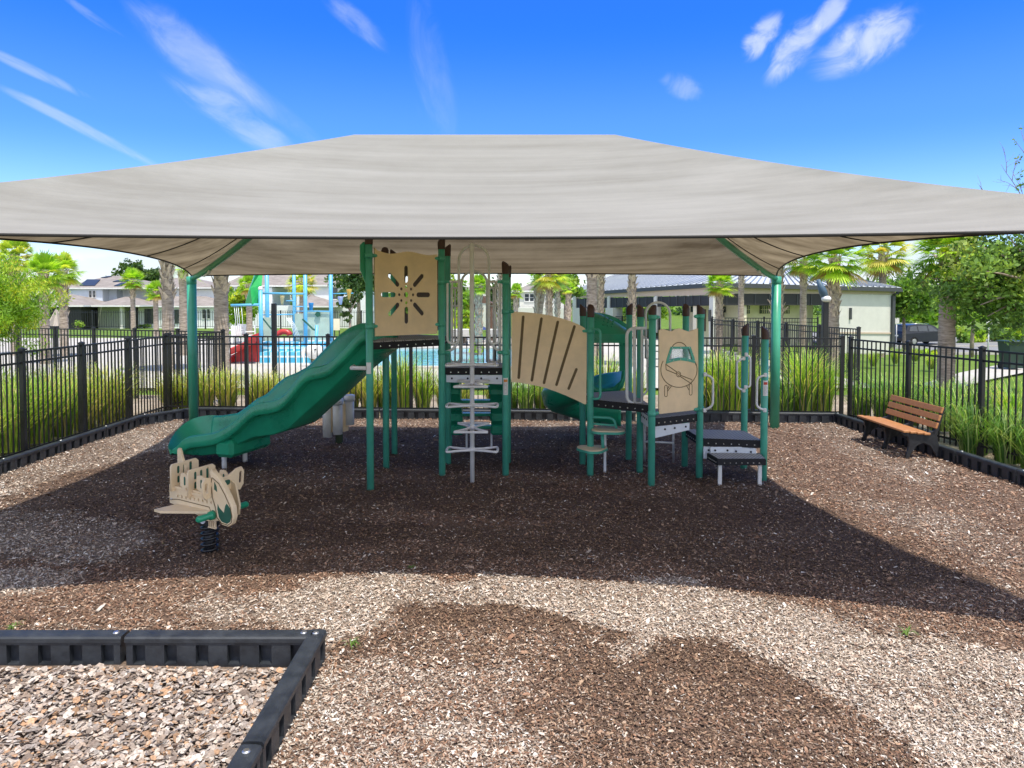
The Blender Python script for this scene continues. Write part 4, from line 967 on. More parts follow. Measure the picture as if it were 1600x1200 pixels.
for p, za, zb in ((K, 1.15, 1.26), (C, 1.12, 1.28)):
    mb = MB(); k = 0; z = zb
    while z > za:
        w = .5 if k % 3 else .38; mb.add([(p[0]+.047*math.sin(a), p[1]-.047*math.cos(a), zz) for zz in (z-.005, z) for a in (-.55, -.2, w-.3, w)], [(0, 1, 5, 4), (1, 2, 6, 5), (2, 3, 7, 6)]); z -= .017; k += 1
    mb.build('sticker_print', M['greytext'], UP[p])

# --- round stepping pods
def pod(c, z, ang, R=.20, parent=play, tan=True):
    poly = []
    for k in range(3):
        a0 = ang+k*2*math.pi/3
        for t in range(-4, 5): a = a0+t*.14; r = R*(1.0-.05*(t/4)**2*2); poly.append((c[0]+r*math.cos(a), c[1]+r*math.sin(a)*.95))
    mb = MB(); mb.prism(poly, .03, (0, 0, z-.015), (1, 0, 0), (0, 1, 0)); po = mb.build('step_pod', M['post'], parent)
    cx, cy = c[0], c[1]; mb = MB(); mb.prism([(cx+(x-cx)*.97, cy+(y-cy)*.97) for x, y in poly], .014, (0, 0, z+.008), (1, 0, 0), (0, 1, 0)); mb.build('pod_tread', M['cream'], po); return po
pod((D[0]+.02, D[1]-.08), .385, -math.pi/2, .22); p2 = pod((1.29, 9.50), .63, -.6, .24)
mb = MB(); mb.tube([(1.215, 9.50, .61), (1.215, 9.42, .40)], .022, 10); mb.build('pod_support', M['post'], p2)
mb = MB(); mb.box((1.28, 9.72, .3), (.035, .035, .62)); mb.build('pod_leg', M['grey'], p2)
mb = MB(); mb.tube(fillet([(D[0], D[1]-.02, .80), (1.36, 9.45, .80), (1.40, 9.46, .66)], .08, 5), .018, 10); mb.tube([(D[0], D[1]-.02, .71), (1.37, 9.45, .70)], .015, 10); mb.build('pod_rail', M['post'], p2)
mb = MB(); mb.tube(fillet([(D[0], D[1]-.02, 1.98), at(938, 514, 9.45), at(938, 624, 9.45), (D[0], D[1]-.02, 1.05)], .10, 6), .017, 10); mb.build('entry_grab_bar', M['post'], play)
mb = MB(); mb.prism([(-.16, -.11), (.16, -.11), (.11, .13), (-.11, .13)], .025, (-1.02, 11.5, .32), (1, 0, 0), (0, 1, 0)); o = mb.build('tan_step', M['cream'], play)
mb = MB(); mb.tube([(-1.02, 11.5, -.1), (-1.02, 11.5, .31)], .045, 12); mb.build('step_stem', M['post'], o)

# --- small curved slide with hood behind the low deck
hood = MB()
hx0, hx1 = 1.10, 1.73; yb = 10.60
def hoodf(u, v_):
    # dome rising from the posts, highest at the left, falling to the right
    x = hx0+(hx1-hx0)*u; top = 2.20-.24*max(0, u-.15)**1.5*1.3; base = 1.86
    z = base+(top-base)*math.sin(min(1, v_*1.15)*math.pi/2); y = yb-.12+.50*v_
    return Vector((x, y, z))
hood.grid(hoodf, 16, 10)
pl = [(hx0-.02, 1.28), (hx0-.02, 2.14)]+[(hx0+(hx1-hx0+.06)*t, 2.16+.05*math.sin(t*2.6)-.20*t*t) for t in [i/10 for i in range(11)]]+[(hx1+.04, 1.2), (hx1-.06, 1.2), (hx1-.07, 1.72), (hx0+.08, 1.72), (hx0+.08, 1.28)]
hb = hood.build('slide_hood', M['slide'], play)
mb = MB(); mb.prism(pl, .05, (0, yb+.40, 0), (1, 0, 0), (0, 0, 1)); mb.build('hood_frame', M['slide'], hb)
mb = MB(); mb.prism([(hx0, 1.74), (hx1, 1.74), (hx1, 1.87), (hx0, 1.87)], .04, (0, yb-.12, 0), (1, 0, 0), (0, 0, 1)); mb.prism([(hx0+.1, 1.77), (hx1-.12, 1.77), (hx1-.12, 1.83), (hx0+.1, 1.83)], .046, (0, yb-.12, 0), (1, 0, 0), (0, 0, 1)); mb.build('hood_brow', M['slide'], hb)
mb = MB()
for i in range(3):
    for j in range(4):
        u = .42+.10*i+.03*j; v_ = .28+.13*j; p = hoodf(u, v_); mb.sphere(p, .016, 8, 5)
mb.build('hood_dimples', M['slide'], hb)
# slide trough swinging round to the left and down
path = [(1.40, 10.62, 1.06), (1.30, 10.95, .98), (1.05, 11.2, .86), (.85, 11.45, .72), (.85, 11.75, .58), (1.10, 12.0, .46), (1.50, 12.05, .38), (1.85, 12.0, .34)]
def cr(P, t):
    n = len(P)-1; s_ = min(int(t*n), n-1); u = t*n-s_; p = [Vector(P[max(0, min(n, s_+k))]) for k in (-1, 0, 1, 2)]
    return .5*((2*p[1])+(-p[0]+p[2])*u+(2*p[0]-5*p[1]+4*p[2]-p[3])*u*u+(-p[0]+3*p[1]-3*p[2]+p[3])*u**3)
mb = MB(); sec = [(-.33, .20), (-.30, .26), (-.26, .24), (-.24, .10), (-.14, .01), (0, -.02), (.14, .01), (.24, .10), (.26, .24), (.30, .26), (.33, .20), (.28, .0), (.16, -.09), (0, -.11), (-.16, -.09), (-.28, 0)]
vs = []; NN = 44; ns = len(sec)
for i in range(NN+1):
    t = i/NN; c = cr(path, t); d = (cr(path, min(1, t+.01))-cr(path, max(0, t-.01))); d.z = 0; d.normalize(); sd = Vector((d.y, -d.x, 0))
    for w, h in sec: vs.append(c+sd*w*(1.05)+Vector((0, 0, h)))
mb.add(vs, [(i*ns+k, i*ns+(k+1) % ns, (i+1)*ns+(k+1) % ns, (i+1)*ns+k) for i in range(NN) for k in range(ns)]+[tuple(range(ns))[::-1], tuple(range(NN*ns, NN*ns+ns))], True)
cs = mb.build('curved_slide', M['slide'], play)
mb = MB(); mb.tube([(1.55, 12.0, -.1), (1.55, 12.0, .3)], .04, 12); mb.build('slide_leg', M['grey'], cs)

# ------------------------------------------------------------------ spring rider shaped like a plane
SR = gnd(328, 862)
sr = thing('spring_rider', 'cream and green plane-shaped spring rider on a black coil spring in front of the slide', 'spring rider', (SR.x, SR.y, 0))
ax = Vector((math.cos(math.radians(-28)), math.sin(math.radians(-28)), 0)); ay = Vector((0, 0, 1)); an = ax.cross(ay)  # an points to the viewer's left front
Msr = Matrix.Identity(4)
for i in range(3): Msr[i][0] = ax[i]; Msr[i][1] = ay[i]; Msr[i][2] = an[i]
def MS(off, z=0): return Matrix.Translation((SR.x, SR.y, z)) @ Msr @ Matrix.Translation((0, 0, off))
tail = [(-.40, .44), (-.43, .46), (-.43, .93), (-.415, .95), (-.39, .945), (-.30, .70), (-.28, .44)]
plate('tail_fin', tail[::-1], [], .025, MS(0), M['cream'], sr)
body = [(-.42, .44), (-.42, .62), (.06, .60), (.15, .70), (.25, .66), (.30, .46), (.29, .37), (.10, .34), (-.12, .40)]
for off in (.10, -.10):
    win_ = [capsule(-.30+.058*k, .512, -.30+.058*k, .526, .017) for k in range(9)]
    plate('body_side', body[::-1], win_, .022, MS(off), M['cream'], sr)
    nose = [(0.220, 0.805), (0.190, 0.835), (0.165, 0.805), (0.190, 0.725), (0.200, 0.585), (0.240, 0.485), (0.260, 0.385), (0.320, 0.340), (0.400, 0.335), (0.450, 0.365), (0.475, 0.435), (0.460, 0.525), (0.400, 0.625), (0.320, 0.725), (0.260, 0.785)]
    if off < 0: continue
    mb = plate('nose_board', nose[::-1], [], .05, MS(.10), M['cream'], sr, .006)
    plate('nose_inlay', [(0.270, 0.525), (0.290, 0.495), (0.350, 0.455), (0.370, 0.525), (0.390, 0.545), (0.435, 0.505), (0.450, 0.435), (0.430, 0.385), (0.390, 0.360), (0.320, 0.370), (0.285, 0.405), (0.265, 0.475)][::-1], [], .054, MS(.10), M['inlay'], mb, .001)
    plate('cockpit_inlay', [(0.225, 0.655), (0.265, 0.635), (0.260, 0.685), (0.230, 0.725)][::-1], [], .054, MS(.10), M['inlay'], mb, .001)
nz_ = [(.20, .76), (.185, .70), (.20, .58), (.24, .49), (.26, .40), (.32, .355), (.40, .35), (.445, .38), (.455, .44), (.435, .52), (.37, .62), (.29, .715)]
mb = MB(); mb.tube([Vector((SR.x, SR.y, z_))+ax*x_+an*.1262 for x_, z_ in nz_], .004, 5, closed=True); mb.build('routed_line', M['groove'], sr)
mb = MB(); mb.tube([Vector((SR.x, SR.y, z_))+ax*x_+an*.1115 for x_, z_ in ((-.41, .475), (-.30, .49), (.14, .475), (.17, .42))], .004, 5); mb.build('routed_line', M['groove'], sr)
for x_, z_ in ((-.39, .48), (-.39, .59), (.21, .40), (.19, .60), (-.12, .44)):
    mb = MB(); c = Vector((SR.x, SR.y, z_))+ax*x_+an*.11; mb.tube([c, c+an*.006, c+an*.009], [.011, .011, .006], 10); mb.build('bolt', M['steel'], sr)
# seats, backrests
for x0_, x1_, z_ in ((-.40, -.16, .605), (-.14, .10, .575)):
    mb = MB(); mb.prism([(x0_, -.125), (x1_, -.125), (x1_, .125), (x0_, .125)], .022, (SR.x, SR.y, z_), ax, an); mb.build('seat', M['cream'], sr)
for xb, z0 in ((-.34, .60), (-.10, .57)):
    R = Matrix.Translation((SR.x, SR.y, 0)) @ Matrix(((an.x, 0, ax.x, 0), (an.y, 0, ax.y, 0), (0, 1, 0, 0), (0, 0, 0, 1))) @ Matrix.Translation((0, 0, xb))
    hs_ = [capsule(.075, z0+.05, .075, z0+.09, .028), capsule(.075, z0+.14, .075, z0+.185, .028), capsule(.01, z0+.05, .01, z0+.19, .028), capsule(-.06, z0+.10, -.06, z0+.2, .03)]
    o = plate('backrest', [(-.15, z0-.03), (.155, z0-.03), (.155, z0+.20), (.14, z0+.225), (-.12, z0+.235), (-.15, z0+.21)], hs_, .022, R, M['cream'], sr)
    plate('backrest_core', [(-.11, z0), (.11, z0), (.11, z0+.20), (-.11, z0+.20)], [], .006, R, M['inlay'], o, .001)
for xh in (-.20, .03):
    for off in (.125, -.125):
        o = plate('side_guard', (arc(xh+.01, .685, .078, -75, 75, 12)+[(xh-.02, .755), (xh-.035, .70), (xh-.03, .63)])[::-1], [], .02, MS(off), M['cream'], sr); plate('guard_inlay', capsule(xh+.035, .655, xh+.035, .715, .022), [], .0235, MS(off), M['inlay'], o, .001)
# handle plate across the nose
R = Matrix.Translation((SR.x, SR.y, 0)) @ Matrix(((an.x, 0, ax.x, 0), (an.y, 0, ax.y, 0), (0, 1, 0, 0), (0, 0, 0, 1))) @ Matrix.Translation((0, 0, .18))
hp_ = [(-.24, .62), (-.20, .57), (-.1, .60), (.1, .60), (.18, .56), (.215, .60), (.22, .72), (.19, .77), (.15, .76), (.06, .73), (-.06, .73), (-.16, .78), (-.22, .79), (-.25, .74)]
o = plate('handle_board', hp_, [capsule(-.205, .65, -.21, .73, .035), capsule(.175, .63, .18, .70, .03)], .022, R, M['cream'], sr)
plate('handle_inlay', capsule(-.06, .675, .06, .665, .05), [], .027, R, M['inlay'], o, .001)
# wing across the body
mb = MB(); mb.prism([(-.34, -.46), (-.24, -.47), (.20, -.12), (.20, .12), (-.24, .34), (-.34, .33), (-.30, .1), (-.30, -.1)], .022, (SR.x, SR.y, .435), ax, an); mb.build('wing', M['cream'], sr)
for s_ in (1, -1):
    mb = MB(); c = Vector((SR.x, SR.y, .41))+ax*.19; mb.tube([c+an*s_*.11, c+an*s_*.15, c+an*s_*.16, c+an*s_*.27, c+an*s_*.285], [.045, .04, .028, .03, .018], 14); mb.build('foot_peg', M['slide'], sr)
# spring head and coil
mb = MB(); mb.bbox((SR.x, SR.y, .325), (.15, .15, .12), math.radians(-28), .012); hd = mb.build('spring_clamp', M['iron'], sr)
mb = MB(); c = Vector((SR.x, SR.y, .33)); f_ = an; mb.tube([c+f_*.075, c+f_*.082], .042, 16); mb.build('maker_disc', M['panelgrey'], hd)
mb = MB()
for k in range(4): cc_ = Vector((SR.x, SR.y, .325))+an*(.078)+ax*(.0+.10+.025*k); mb.box(cc_+Vector((0, 0, 0)), (.008, .02, .09), math.radians(-28))
cc_ = Vector((SR.x, SR.y, .275))+an*.078+ax*.135; mb.box(cc_, (.10, .02, .012), math.radians(-28)); mb.build('clamp_fins', M['cream'], hd)
mb = MB(); pts = []
for i in range(140):
    t = i/139; a = t*2*math.pi*5.6; pts.append((SR.x+.072*math.cos(a), SR.y+.072*math.sin(a), -.01+t*.30))
mb.tube(pts, .014, 8); mb.build('coil_spring', M['spring'], sr)
mb = MB(); mb.tube([(SR.x, SR.y, -.08), (SR.x, SR.y, .27)], .045, 12); mb.build('spring_core', M['iron'], sr)

# ------------------------------------------------------------------ drum tubes
TD = gnd(530, 692)
td = thing('drum_stand', 'cluster of pale grey upright drum tubes with tan panels on a short green post', 'play drums', (TD.x, TD.y, 0))
mb = MB(); mb.tube([(TD.x, TD.y, -.1), (TD.x, TD.y, .66)], .062, 18); mb.build('post', mat('olive_post', (.06, .09, .05), .6), td)
for (dx, dy, zb, zt_) in ((-.165, -.10, .12, .775), (.02, -.17, .18, .765), (.17, .02, .30, .80), (-.04, .17, .22, .80)):
    mb = MB(); x, y = TD.x+dx, TD.y+dy; mb.tube([(x, y, zb), (x, y, zt_-.08)], .078, 22); o = mb.build('drum_tube', M['grey'], td)
    mb = MB(); mb.tube([(x, y, zt_-.10), (x, y, zt_-.005), (x, y, zt_)], [.089, .089, .08], 22); mb.build('drum_cap', M['grey'], o)
for (P_, Q_) in (((TD.x-.10, TD.y-.13), (TD.x+.0, TD.y-.05)), ((TD.x+.07, TD.y-.10), (TD.x+.13, TD.y+.0))):
    L = math.hypot(Q_[0]-P_[0], Q_[1]-P_[1]); plate('tan_panel', [(-.03, .20), (L+.03, .20), (L+.03, .66), (-.03, .66)], [], .015, frame_vert(P_, Q_), M['tan'], td, .002)

# ------------------------------------------------------------------ bench
bn = thing('park_bench', 'wooden slat bench with black cast iron legs beside the right fence', 'bench', (6.02, 11.22, 0))
by0, by1 = 10.52, 11.95
def benchside(y):
    o2 = [(0.02, 0), (.09, 0), (.12, .08), (.20, .19), (.30, .235), (.40, .19), (.47, .08), (.50, 0), (.58, 0), (.545, .12), (.52, .26), (.50, .36), (.56, .55), (.615, .76), (.575, .77), (.52, .60), (.455, .42), (.30, .375), (.04, .385), (-.01, .40), (-.02, .37), (.06, .33), (.085, .22), (.06, .10)]
    M_ = Matrix.Translation((5.86, y, 0)) @ Matrix(((1, 0, 0, 0), (0, 0, -1, 0), (0, 1, 0, 0), (0, 0, 0, 1)))
    o3 = plate('cast_leg', o2, [], .045, M_, M['iron'], bn, .008)
for y in (by0+.06, (by0+by1)/2, by1-.06): benchside(y)
for k in range(4):
    mb = MB(); x = 5.86+.02+.105*k; mb.bbox((x, (by0+by1)/2, .408-.012*k+.004), (.092, by1-by0, .032), 0, .006); mb.build('seat_slat', M['wood'], bn)
for k in range(3):
    z = .50+.115*k; x = 5.86+.475+.036*k+.0; mb = MB(); c = Vector((x, (by0+by1)/2, z)); t = math.radians(18)
    R3 = Matrix.Rotation(t, 3, 'Y'); b_ = MB(); b_.bbox((0, 0, 0), (.032, by1-by0, .092), 0, .006)
    mb.v = [R3 @ v+c for v in b_.v]; mb.f = b_.f; mb.sm = b_.sm; mb.mi = b_.mi; mb.build('back_slat', M['wood'], bn)
# ------------------------------------------------------------------ ornamental grasses
def grass_mesh(nb, h, spread, droop, cols, seed, w=.010):
    r = np.random.default_rng(seed); vs = []; fs = []; cs = []
    for k in range(nb):
        a = r.random()*6.283; rr = spread*.25*math.sqrt(r.random()); x0, y0 = rr*math.cos(a), rr*math.sin(a)
        a2 = a+r.normal(0, .5); hh = h*(.55+.5*r.random()); out = spread*(.25+.85*r.random()**1.3); dr = droop*r.random()
        dx, dy = math.cos(a2), math.sin(a2); sx, sy = -dy, dx; b = len(vs); n = 5; ww = w*(.7+.7*r.random())
        for i in range(n+1):
            t = i/n; rad = out*t**1.6; z = hh*(t*(1+dr)-dr*1.25*t**3); wt = ww*(1-t*.85)
            x = x0+dx*rad; y = y0+dy*rad; vs += [(x-sx*wt, y-sy*wt, z), (x+sx*wt, y+sy*wt, z)]
        c = np.array(cols[r.integers(len(cols))])*(1+r.normal(0, .15))
        for i in range(n): q = b+2*i; fs.append((q, q+1, q+3, q+2)); cs.append(np.clip(c*(.9+.25*i/n), .01, .8))
    o = np_mesh('grass_clump', vs, fs, cs, M['blade']); me = o.data; bpy.data.objects.remove(o); return me
GREEN = [(.20, .40, .04), (.30, .50, .06), (.13, .28, .03), (.38, .54, .09), (.48, .52, .18), (.56, .48, .26), (.10, .22, .03)]
YEL = [(.46, .50, .15), (.60, .54, .27), (.28, .40, .07), (.66, .58, .36), (.20, .32, .05), (.32, .44, .08)]
DKG = [(.10, .25, .05), (.17, .35, .06), (.07, .16, .04), (.42, .52, .22), (.28, .42, .10)]
GM = {'g': [grass_mesh(430, 1.18, .72, .6, GREEN, 11+k) for k in range(3)],
      'y': [grass_mesh(380, 1.08, .72, .75, YEL, 31+k) for k in range(3)],
      'd': [grass_mesh(340, 1.0, .85, 1.15, DKG, 51+k, .009) for k in range(3)]}
def clump(kind, X, Y, s, label, group, z=0, sz=1.0):
    me = GM[kind][rng.integers(3)]; o = bpy.data.objects.new('grass_clump', me); COL.objects.link(o)
    o.location = (X, Y, z); o.rotation_euler = (0, 0, rng.random()*6.28); o.scale = (s, s, s*sz); tag(o, label, 'ornamental grass', group); return o
# left bed
k = 0
for Y in np.arange(6.6, 14.3, .62):
    lab = 'tall bright green grass clump pressed against the left fence'; kind = 'g' if Y < 12.6 else 'y'
    if kind == 'y': lab = 'yellowish grass clump behind the far end of the left fence'
    clump(kind, -7.75-rng.random()*.3, Y+rng.random()*.25, .72+.42*rng.random(), lab, 'grass clumps along the left fence' if kind == 'g' else 'yellowish clumps at the end of the left fence', sz=1.05)
    clump(kind, -8.7-rng.random()*.5, Y+.3, 1.0, lab, 'grass clumps along the left fence' if kind == 'g' else 'yellowish clumps at the end of the left fence', sz=1.05)
gb_ = 'grasses behind the back fence'
for px, kind, s, lab in [(258, 'y', .75, 'dry straw grass clump left of the left canopy post'), (318, 'y', .92, 'straw coloured grass clump just right of the left canopy post'), (350, 'y', .9, 'yellow grass clump between the left canopy post and the black square post'), (398, 'y', .85, 'yellow grass clump left of the black square post behind the slide'),
        (452, 'y', .8, 'yellow grass clump behind the middle of the wavy slide'), (545, 'y', .95, 'yellow green grass clump behind the drum tubes'), (575, 'y', .85, 'grass clump behind the tall slide posts'), (628, 'g', .98, 'large bright green grass clump seen under the tall tower deck'),
        (660, 'g', .78, 'bright green grass clump right of the big one under the tall deck'), (722, 'y', .7, 'sparse yellow clump behind the stair climber'), (772, 'g', .75, 'green clump behind the right edge of the stair climber'), (822, 'd', .68, 'dark green clump below the fan panel, left of its middle'), (868, 'd', .7, 'dark green clump below the fan panel, right of its middle'),
        (948, 'g', .95, 'green grass clump framed by the curved slide hood'), (990, 'g', .7, 'green clump behind the grey rail gate'), (1125, 'g', 1.05, 'yellow green grass clump right of the aeroplane panel'), (1150, 'g', 1.0, 'bright green clump behind the left step post'),
        (1232, 'd', .8, 'dark grass clump just right of the right canopy post'), (1262, 'g', 1.12, 'bright upright grass clump right of the right canopy post'), (1292, 'g', .9, 'bright green clump at the foot of the black lamp post')]:
    p = at(px, 560, 15.15 if px < 1200 else 14.75); clump(kind, p.x, p.y+rng.random()*.2, s, lab, gb_, sz=1.0 if kind != 'g' else 1.12)
for px, kind, s, lab in [(285, 'y', .8, 'straw clump half hidden behind the left canopy post'), (425, 'y', .8, 'straw clump at the foot of the black square post'), (485, 'y', .8, 'low yellow clump under the upper half of the wavy slide'), (520, 'y', .8, 'yellow clump just left of the drum tubes'), (600, 'g', .85, 'green clump between the tall slide post and the big bright clump'), (692, 'y', .7, 'yellow clump behind the front left post of the middle deck'),
        (798, 'd', .7, 'dark clump just right of the middle tall post'), (846, 'g', .7, 'green clump under the middle of the fan panel'), (905, 'd', .7, 'dark clump behind the twin posts at the fan panel end'), (1100, 'g', .95, 'green clump behind the right post of the aeroplane panel'), (1180, 'g', .9, 'green clump between the two step posts'), (1205, 'd', .85, 'dark clump directly behind the right canopy post')]:
    p = at(px, 560, 15.3); clump(kind, p.x, p.y+rng.random()*.2, s, lab, gb_)
for px, Y, kind, s, lab in [(1345, 14.4, 'd', .8, 'arching grass clump behind the corner of the right fence'), (1385, 14.0, 'd', .95, 'arching grass clump behind the fence left of the bench back'), (1420, 13.4, 'd', .9, 'dark grass clump directly behind the bench back'),
        (1472, 12.9, 'd', 1.0, 'dark green arching clump behind the right end of the bench'), (1512, 11.9, 'd', 1.05, 'big drooping grass clump right of the bench'), (1548, 11.7, 'd', .95, 'drooping clump between the last two right fence posts'), (1590, 11.2, 'g', 1.0, 'grass clump at the right picture edge behind the fence'), (1640, 10.9, 'd', 1.0, 'grass clump beyond the last right fence post')]:
    p = at(px, 560, Y); clump(kind, p.x, p.y, s, lab, 'grasses behind the right fence')
for i, (x, y) in enumerate([(6.78, 10.9), (7.0, 9.9), (6.95, 10.35)]):
    clump('d', x+.35, y, [.85, .8, .85][i], ['grass spilling through the fence just right of the bench armless end', 'nearest drooping grass clump at the right fence foot', 'drooping grass clump poking through the right fence beside the bench'][i], 'grasses spilling through the right fence')
for i, (px, Y, s) in enumerate([(1330, 24, 1.1), (1365, 25, 1.0), (1400, 26, 1.1), (1250, 21, 1.0), (1430, 27, 1.0), (1455, 24, .9)]):
    p = at(px, 540, Y); clump('g', p.x, p.y, s*.5, ['low grass clump nearest the foot of the pool building end wall', 'low grass clump below the wall lamp of the end wall', 'low grass clump below the drainpipe of the pool building', 'low grass clump behind the short fence left of the end wall', 'low grass clump below the rear of the parked car', 'low grass clump left of the big palm trunk'][i], 'grasses before the pool building', z=tz(p.x, p.y))

# ------------------------------------------------------------------ trees
def leaf_cloud(centers, radii, counts, size, cols, seed, flat=.8, asp=.5, droop=0.0):
    r = np.random.default_rng(seed); P = []; Cc = []
    for c, rad, n, ci in zip(centers, radii, counts, range(len(centers))):
        d = r.normal(0, 1, (n, 3)); d /= np.linalg.norm(d, axis=1)[:, None]; q = (r.random(n)**.45)[:, None]*d*rad; q[:, 2] *= flat; P.append(np.array(c)+q)
        base = np.array(cols[r.integers(len(cols))]); Cc.append(base*(1+r.normal(0, .22, (n, 1)))*np.ones((n, 3)))
    P = np.concatenate(P); Cc = np.clip(np.concatenate(Cc), .008, .8); N = len(P)
    a = r.normal(0, 1, (N, 3)); a[:, 2] -= droop; a /= np.linalg.norm(a, axis=1)[:, None]; b = np.cross(a, r.normal(0, 1, (N, 3))); b /= np.linalg.norm(b, axis=1)[:, None]
    s = size*(.6+.8*r.random((N, 1))); v = np.stack([P-a*s*.5, P-b*s*asp*.5+a*s*.05, P+a*s*.5, P+b*s*asp*.5+a*s*.05], 1).reshape(-1, 3)
    return v, np.arange(N*4).reshape(-1, 4), Cc
def limb_tree(name, X, Y, z0, trunk_h, crown_c, crown_r, label, cat='tree', group=None, nl=26, leaves=9000, size=.09, cols=None, seed=1, clump_r=.32, trunk_r=.09, asp=.5, droop=0, hole=.25, flat=.8):
    r = random.Random(seed); root = thing(name, label, cat, (X, Y, z0), 0, group)
    mb = MB(); base = Vector((X, Y, z0-.2)); top = Vector((X+r.uniform(-.1, .1), Y, z0+trunk_h)); cc = Vector(crown_c); rad = Vector(crown_r)
    mb.tube([base, base*.5+top*.5+Vector((r.uniform(-.05, .05), 0, 0)), top], [trunk_r*1.2, trunk_r, trunk_r*.75], 10)
    cents = []; rads = []
    for i in range(nl):
        while True:
            d = Vector((r.uniform(-1, 1), r.uniform(-1, 1), r.uniform(-1, 1)))
            if hole < d.length < 1: break
        tip = cc+Vector((d.x*rad.x, d.y*rad.y, d.z*rad.z)); st = base*.0+top*(1)+(cc-top)*r.uniform(-.1, .5)
        mid = st*.5+tip*.5+Vector((r.uniform(-.15, .15)*rad.x, 0, r.uniform(.0, .25)*rad.z)); pts = [st*(1-t)**2+mid*2*t*(1-t)+tip*t*t for t in (0, .25, .5, .75, 1)]
        mb.tube(pts, [trunk_r*.42, trunk_r*.3, trunk_r*.22, trunk_r*.14, trunk_r*.06], 5)
        for t in (.55, .8, 1.0):
            q = st*(1-t)**2+mid*2*t*(1-t)+tip*t*t; cents.append(tuple(q+Vector((r.gauss(0, .12), r.gauss(0, .12), r.gauss(0, .1)))*rad.x)); rads.append(clump_r*rad.x*r.uniform(.55, 1.15))
    mb.build('trunk', M['bark'], root)
    w = np.array(rads)**2; cnt = np.maximum(8, (w/w.sum()*leaves)).astype(int)
    v, f, c = leaf_cloud(cents, rads, cnt, size, cols, seed, flat=flat, asp=asp, droop=droop); v = v-np.array([X, Y, z0])
    np_mesh('crown', v, f, c, M['leaf'], root); return root
OAK = [(.09, .18, .04), (.14, .26, .05), (.20, .33, .07), (.07, .14, .04), (.28, .36, .09)]
LIME = [(.26, .42, .03), (.36, .52, .05), (.17, .32, .03), (.46, .52, .06)]
MIDG = [(.14, .27, .04), (.21, .37, .05), (.10, .19, .04), (.30, .42, .07)]
DARK = [(.045, .10, .03), (.07, .13, .04), (.09, .16, .05)]
# big live oak at the right edge
ro = limb_tree('live_oak', 13.6, 17.5, 0, 2.3, (12.6, 17.5, 3.05), (2.7, 1.6, 1.35), 'broad leafy oak filling the right edge beyond the fence', nl=52, leaves=21000, size=.13, cols=OAK, seed=5, clump_r=.20, trunk_r=.16, hole=.1)
# bare thin twigs rising above its crown
mb = MB(); r_ = random.Random(3); v_all = []
def twig(p, d, L, rr, depth):
    pts = [p]; 
    for i in range(5): d = (d+Vector((r_.gauss(0, .14), r_.gauss(0, .05), r_.gauss(0, .12)))).normalized(); pts.append(pts[-1]+d*L/5)
    mb.tube(pts, [rr*(1-.15*i) for i in range(6)], 5)
    if depth:
        for i in (1, 2, 3, 4): twig(pts[i], (d+Vector((r_.gauss(0, .7), r_.gauss(0, .3), r_.gauss(0, .5)))).normalized(), L*.5, rr*.6, depth-1)
    v_all.extend([tuple(q) for q in pts[2:]])
twig(Vector((12.5, 17.0, 3.7)), Vector((-.18, 0, 1)), 2.6, .026, 2); twig(Vector((12.4, 17.0, 4.1)), Vector((-.85, 0, .40)), 1.5, .018, 2); twig(Vector((12.3, 17.0, 4.6)), Vector((-.5, 0, .7)), 1.2, .014, 2); twig(Vector((13.5, 17, 4.0)), Vector((-.3, 0, .9)), 1.7, .018, 1)
mb.build('bare_twigs', M['bark'], ro)
vv, ff, cc2 = leaf_cloud([v for v in v_all if v[0] > 12.0][::3], [.10]*400, [5]*400, .08, OAK, 9); np_mesh('twig_leaves', vv-np.array([13.6, 17.5, 0]), ff, cc2, M['leaf'], ro)
# feathery bright tree at the left edge
limb_tree('feathery_tree', -9.6, 12.9, 0, 1.6, (-9.7, 12.9, 2.35), (1.35, .9, 1.15), 'feathery lime green tree at the left edge in front of the palms', nl=44, leaves=26000, size=.075, cols=LIME, seed=8, clump_r=.22, trunk_r=.06, asp=.22, droop=.9, hole=.05)
def T(px, Y, py_c, rx, ry, label, cols, seed, n=3500, size=.22, cat='tree', name='tree', group=None, tr=.12, clump_r=.35, nl=20, asp=.55):
    p = at(px, py_c, Y); z0 = tz(p.x, Y); rxm = rx*Y/F; rym = ry*Y/F
    limb_tree(name, p.x, Y, z0, max(.3, (p.z-rym*.6)-z0), (p.x, Y, p.z), (rxm, rxm*.8, rym), label, cat, group, nl=nl, leaves=n, size=size, cols=cols, seed=seed, clump_r=clump_r, trunk_r=tr, asp=asp)
T(1414, 52, 462, 46, 36, 'rounded green tree behind the dark car, right of the pool building', MIDG, 21, 6000, .30, nl=30)
T(1520, 40, 470, 26, 34, 'slender tree with a thin trunk between the lamp and the wheelie bin', MIDG, 22, 2500, .22, tr=.10)
T(378, 46, 470, 30, 44, 'yellow green young tree right of the thick booted palm', LIME, 23, 3500, .26, tr=.12)
T(545, 37, 470, 20, 32, 'thin young oak behind the top of the wavy slide', DARK, 24, 1100, .20, tr=.07, clump_r=.22, nl=14)
T(560, 80, 438, 40, 16, 'dark tree rising over the house roof behind the slide', DARK, 25, 2500, .5, tr=.2)
T(207, 118, 425, 26, 17, 'dark bushy tree top above the solar roofed house', DARK, 26, 1500, .75, tr=.3)
T(237, 118, 432, 20, 12, 'small dark tree top beside the solar roofed house', DARK, 27, 900, .7, tr=.3)
T(712, 42, 462, 28, 40, 'light green leafy tree left of the cabana roof', MIDG, 28, 3500, .26, tr=.12)
T(726, 38, 500, 16, 30, 'narrow yellow green tree beside the cabana', LIME, 29, 1800, .24, tr=.08)
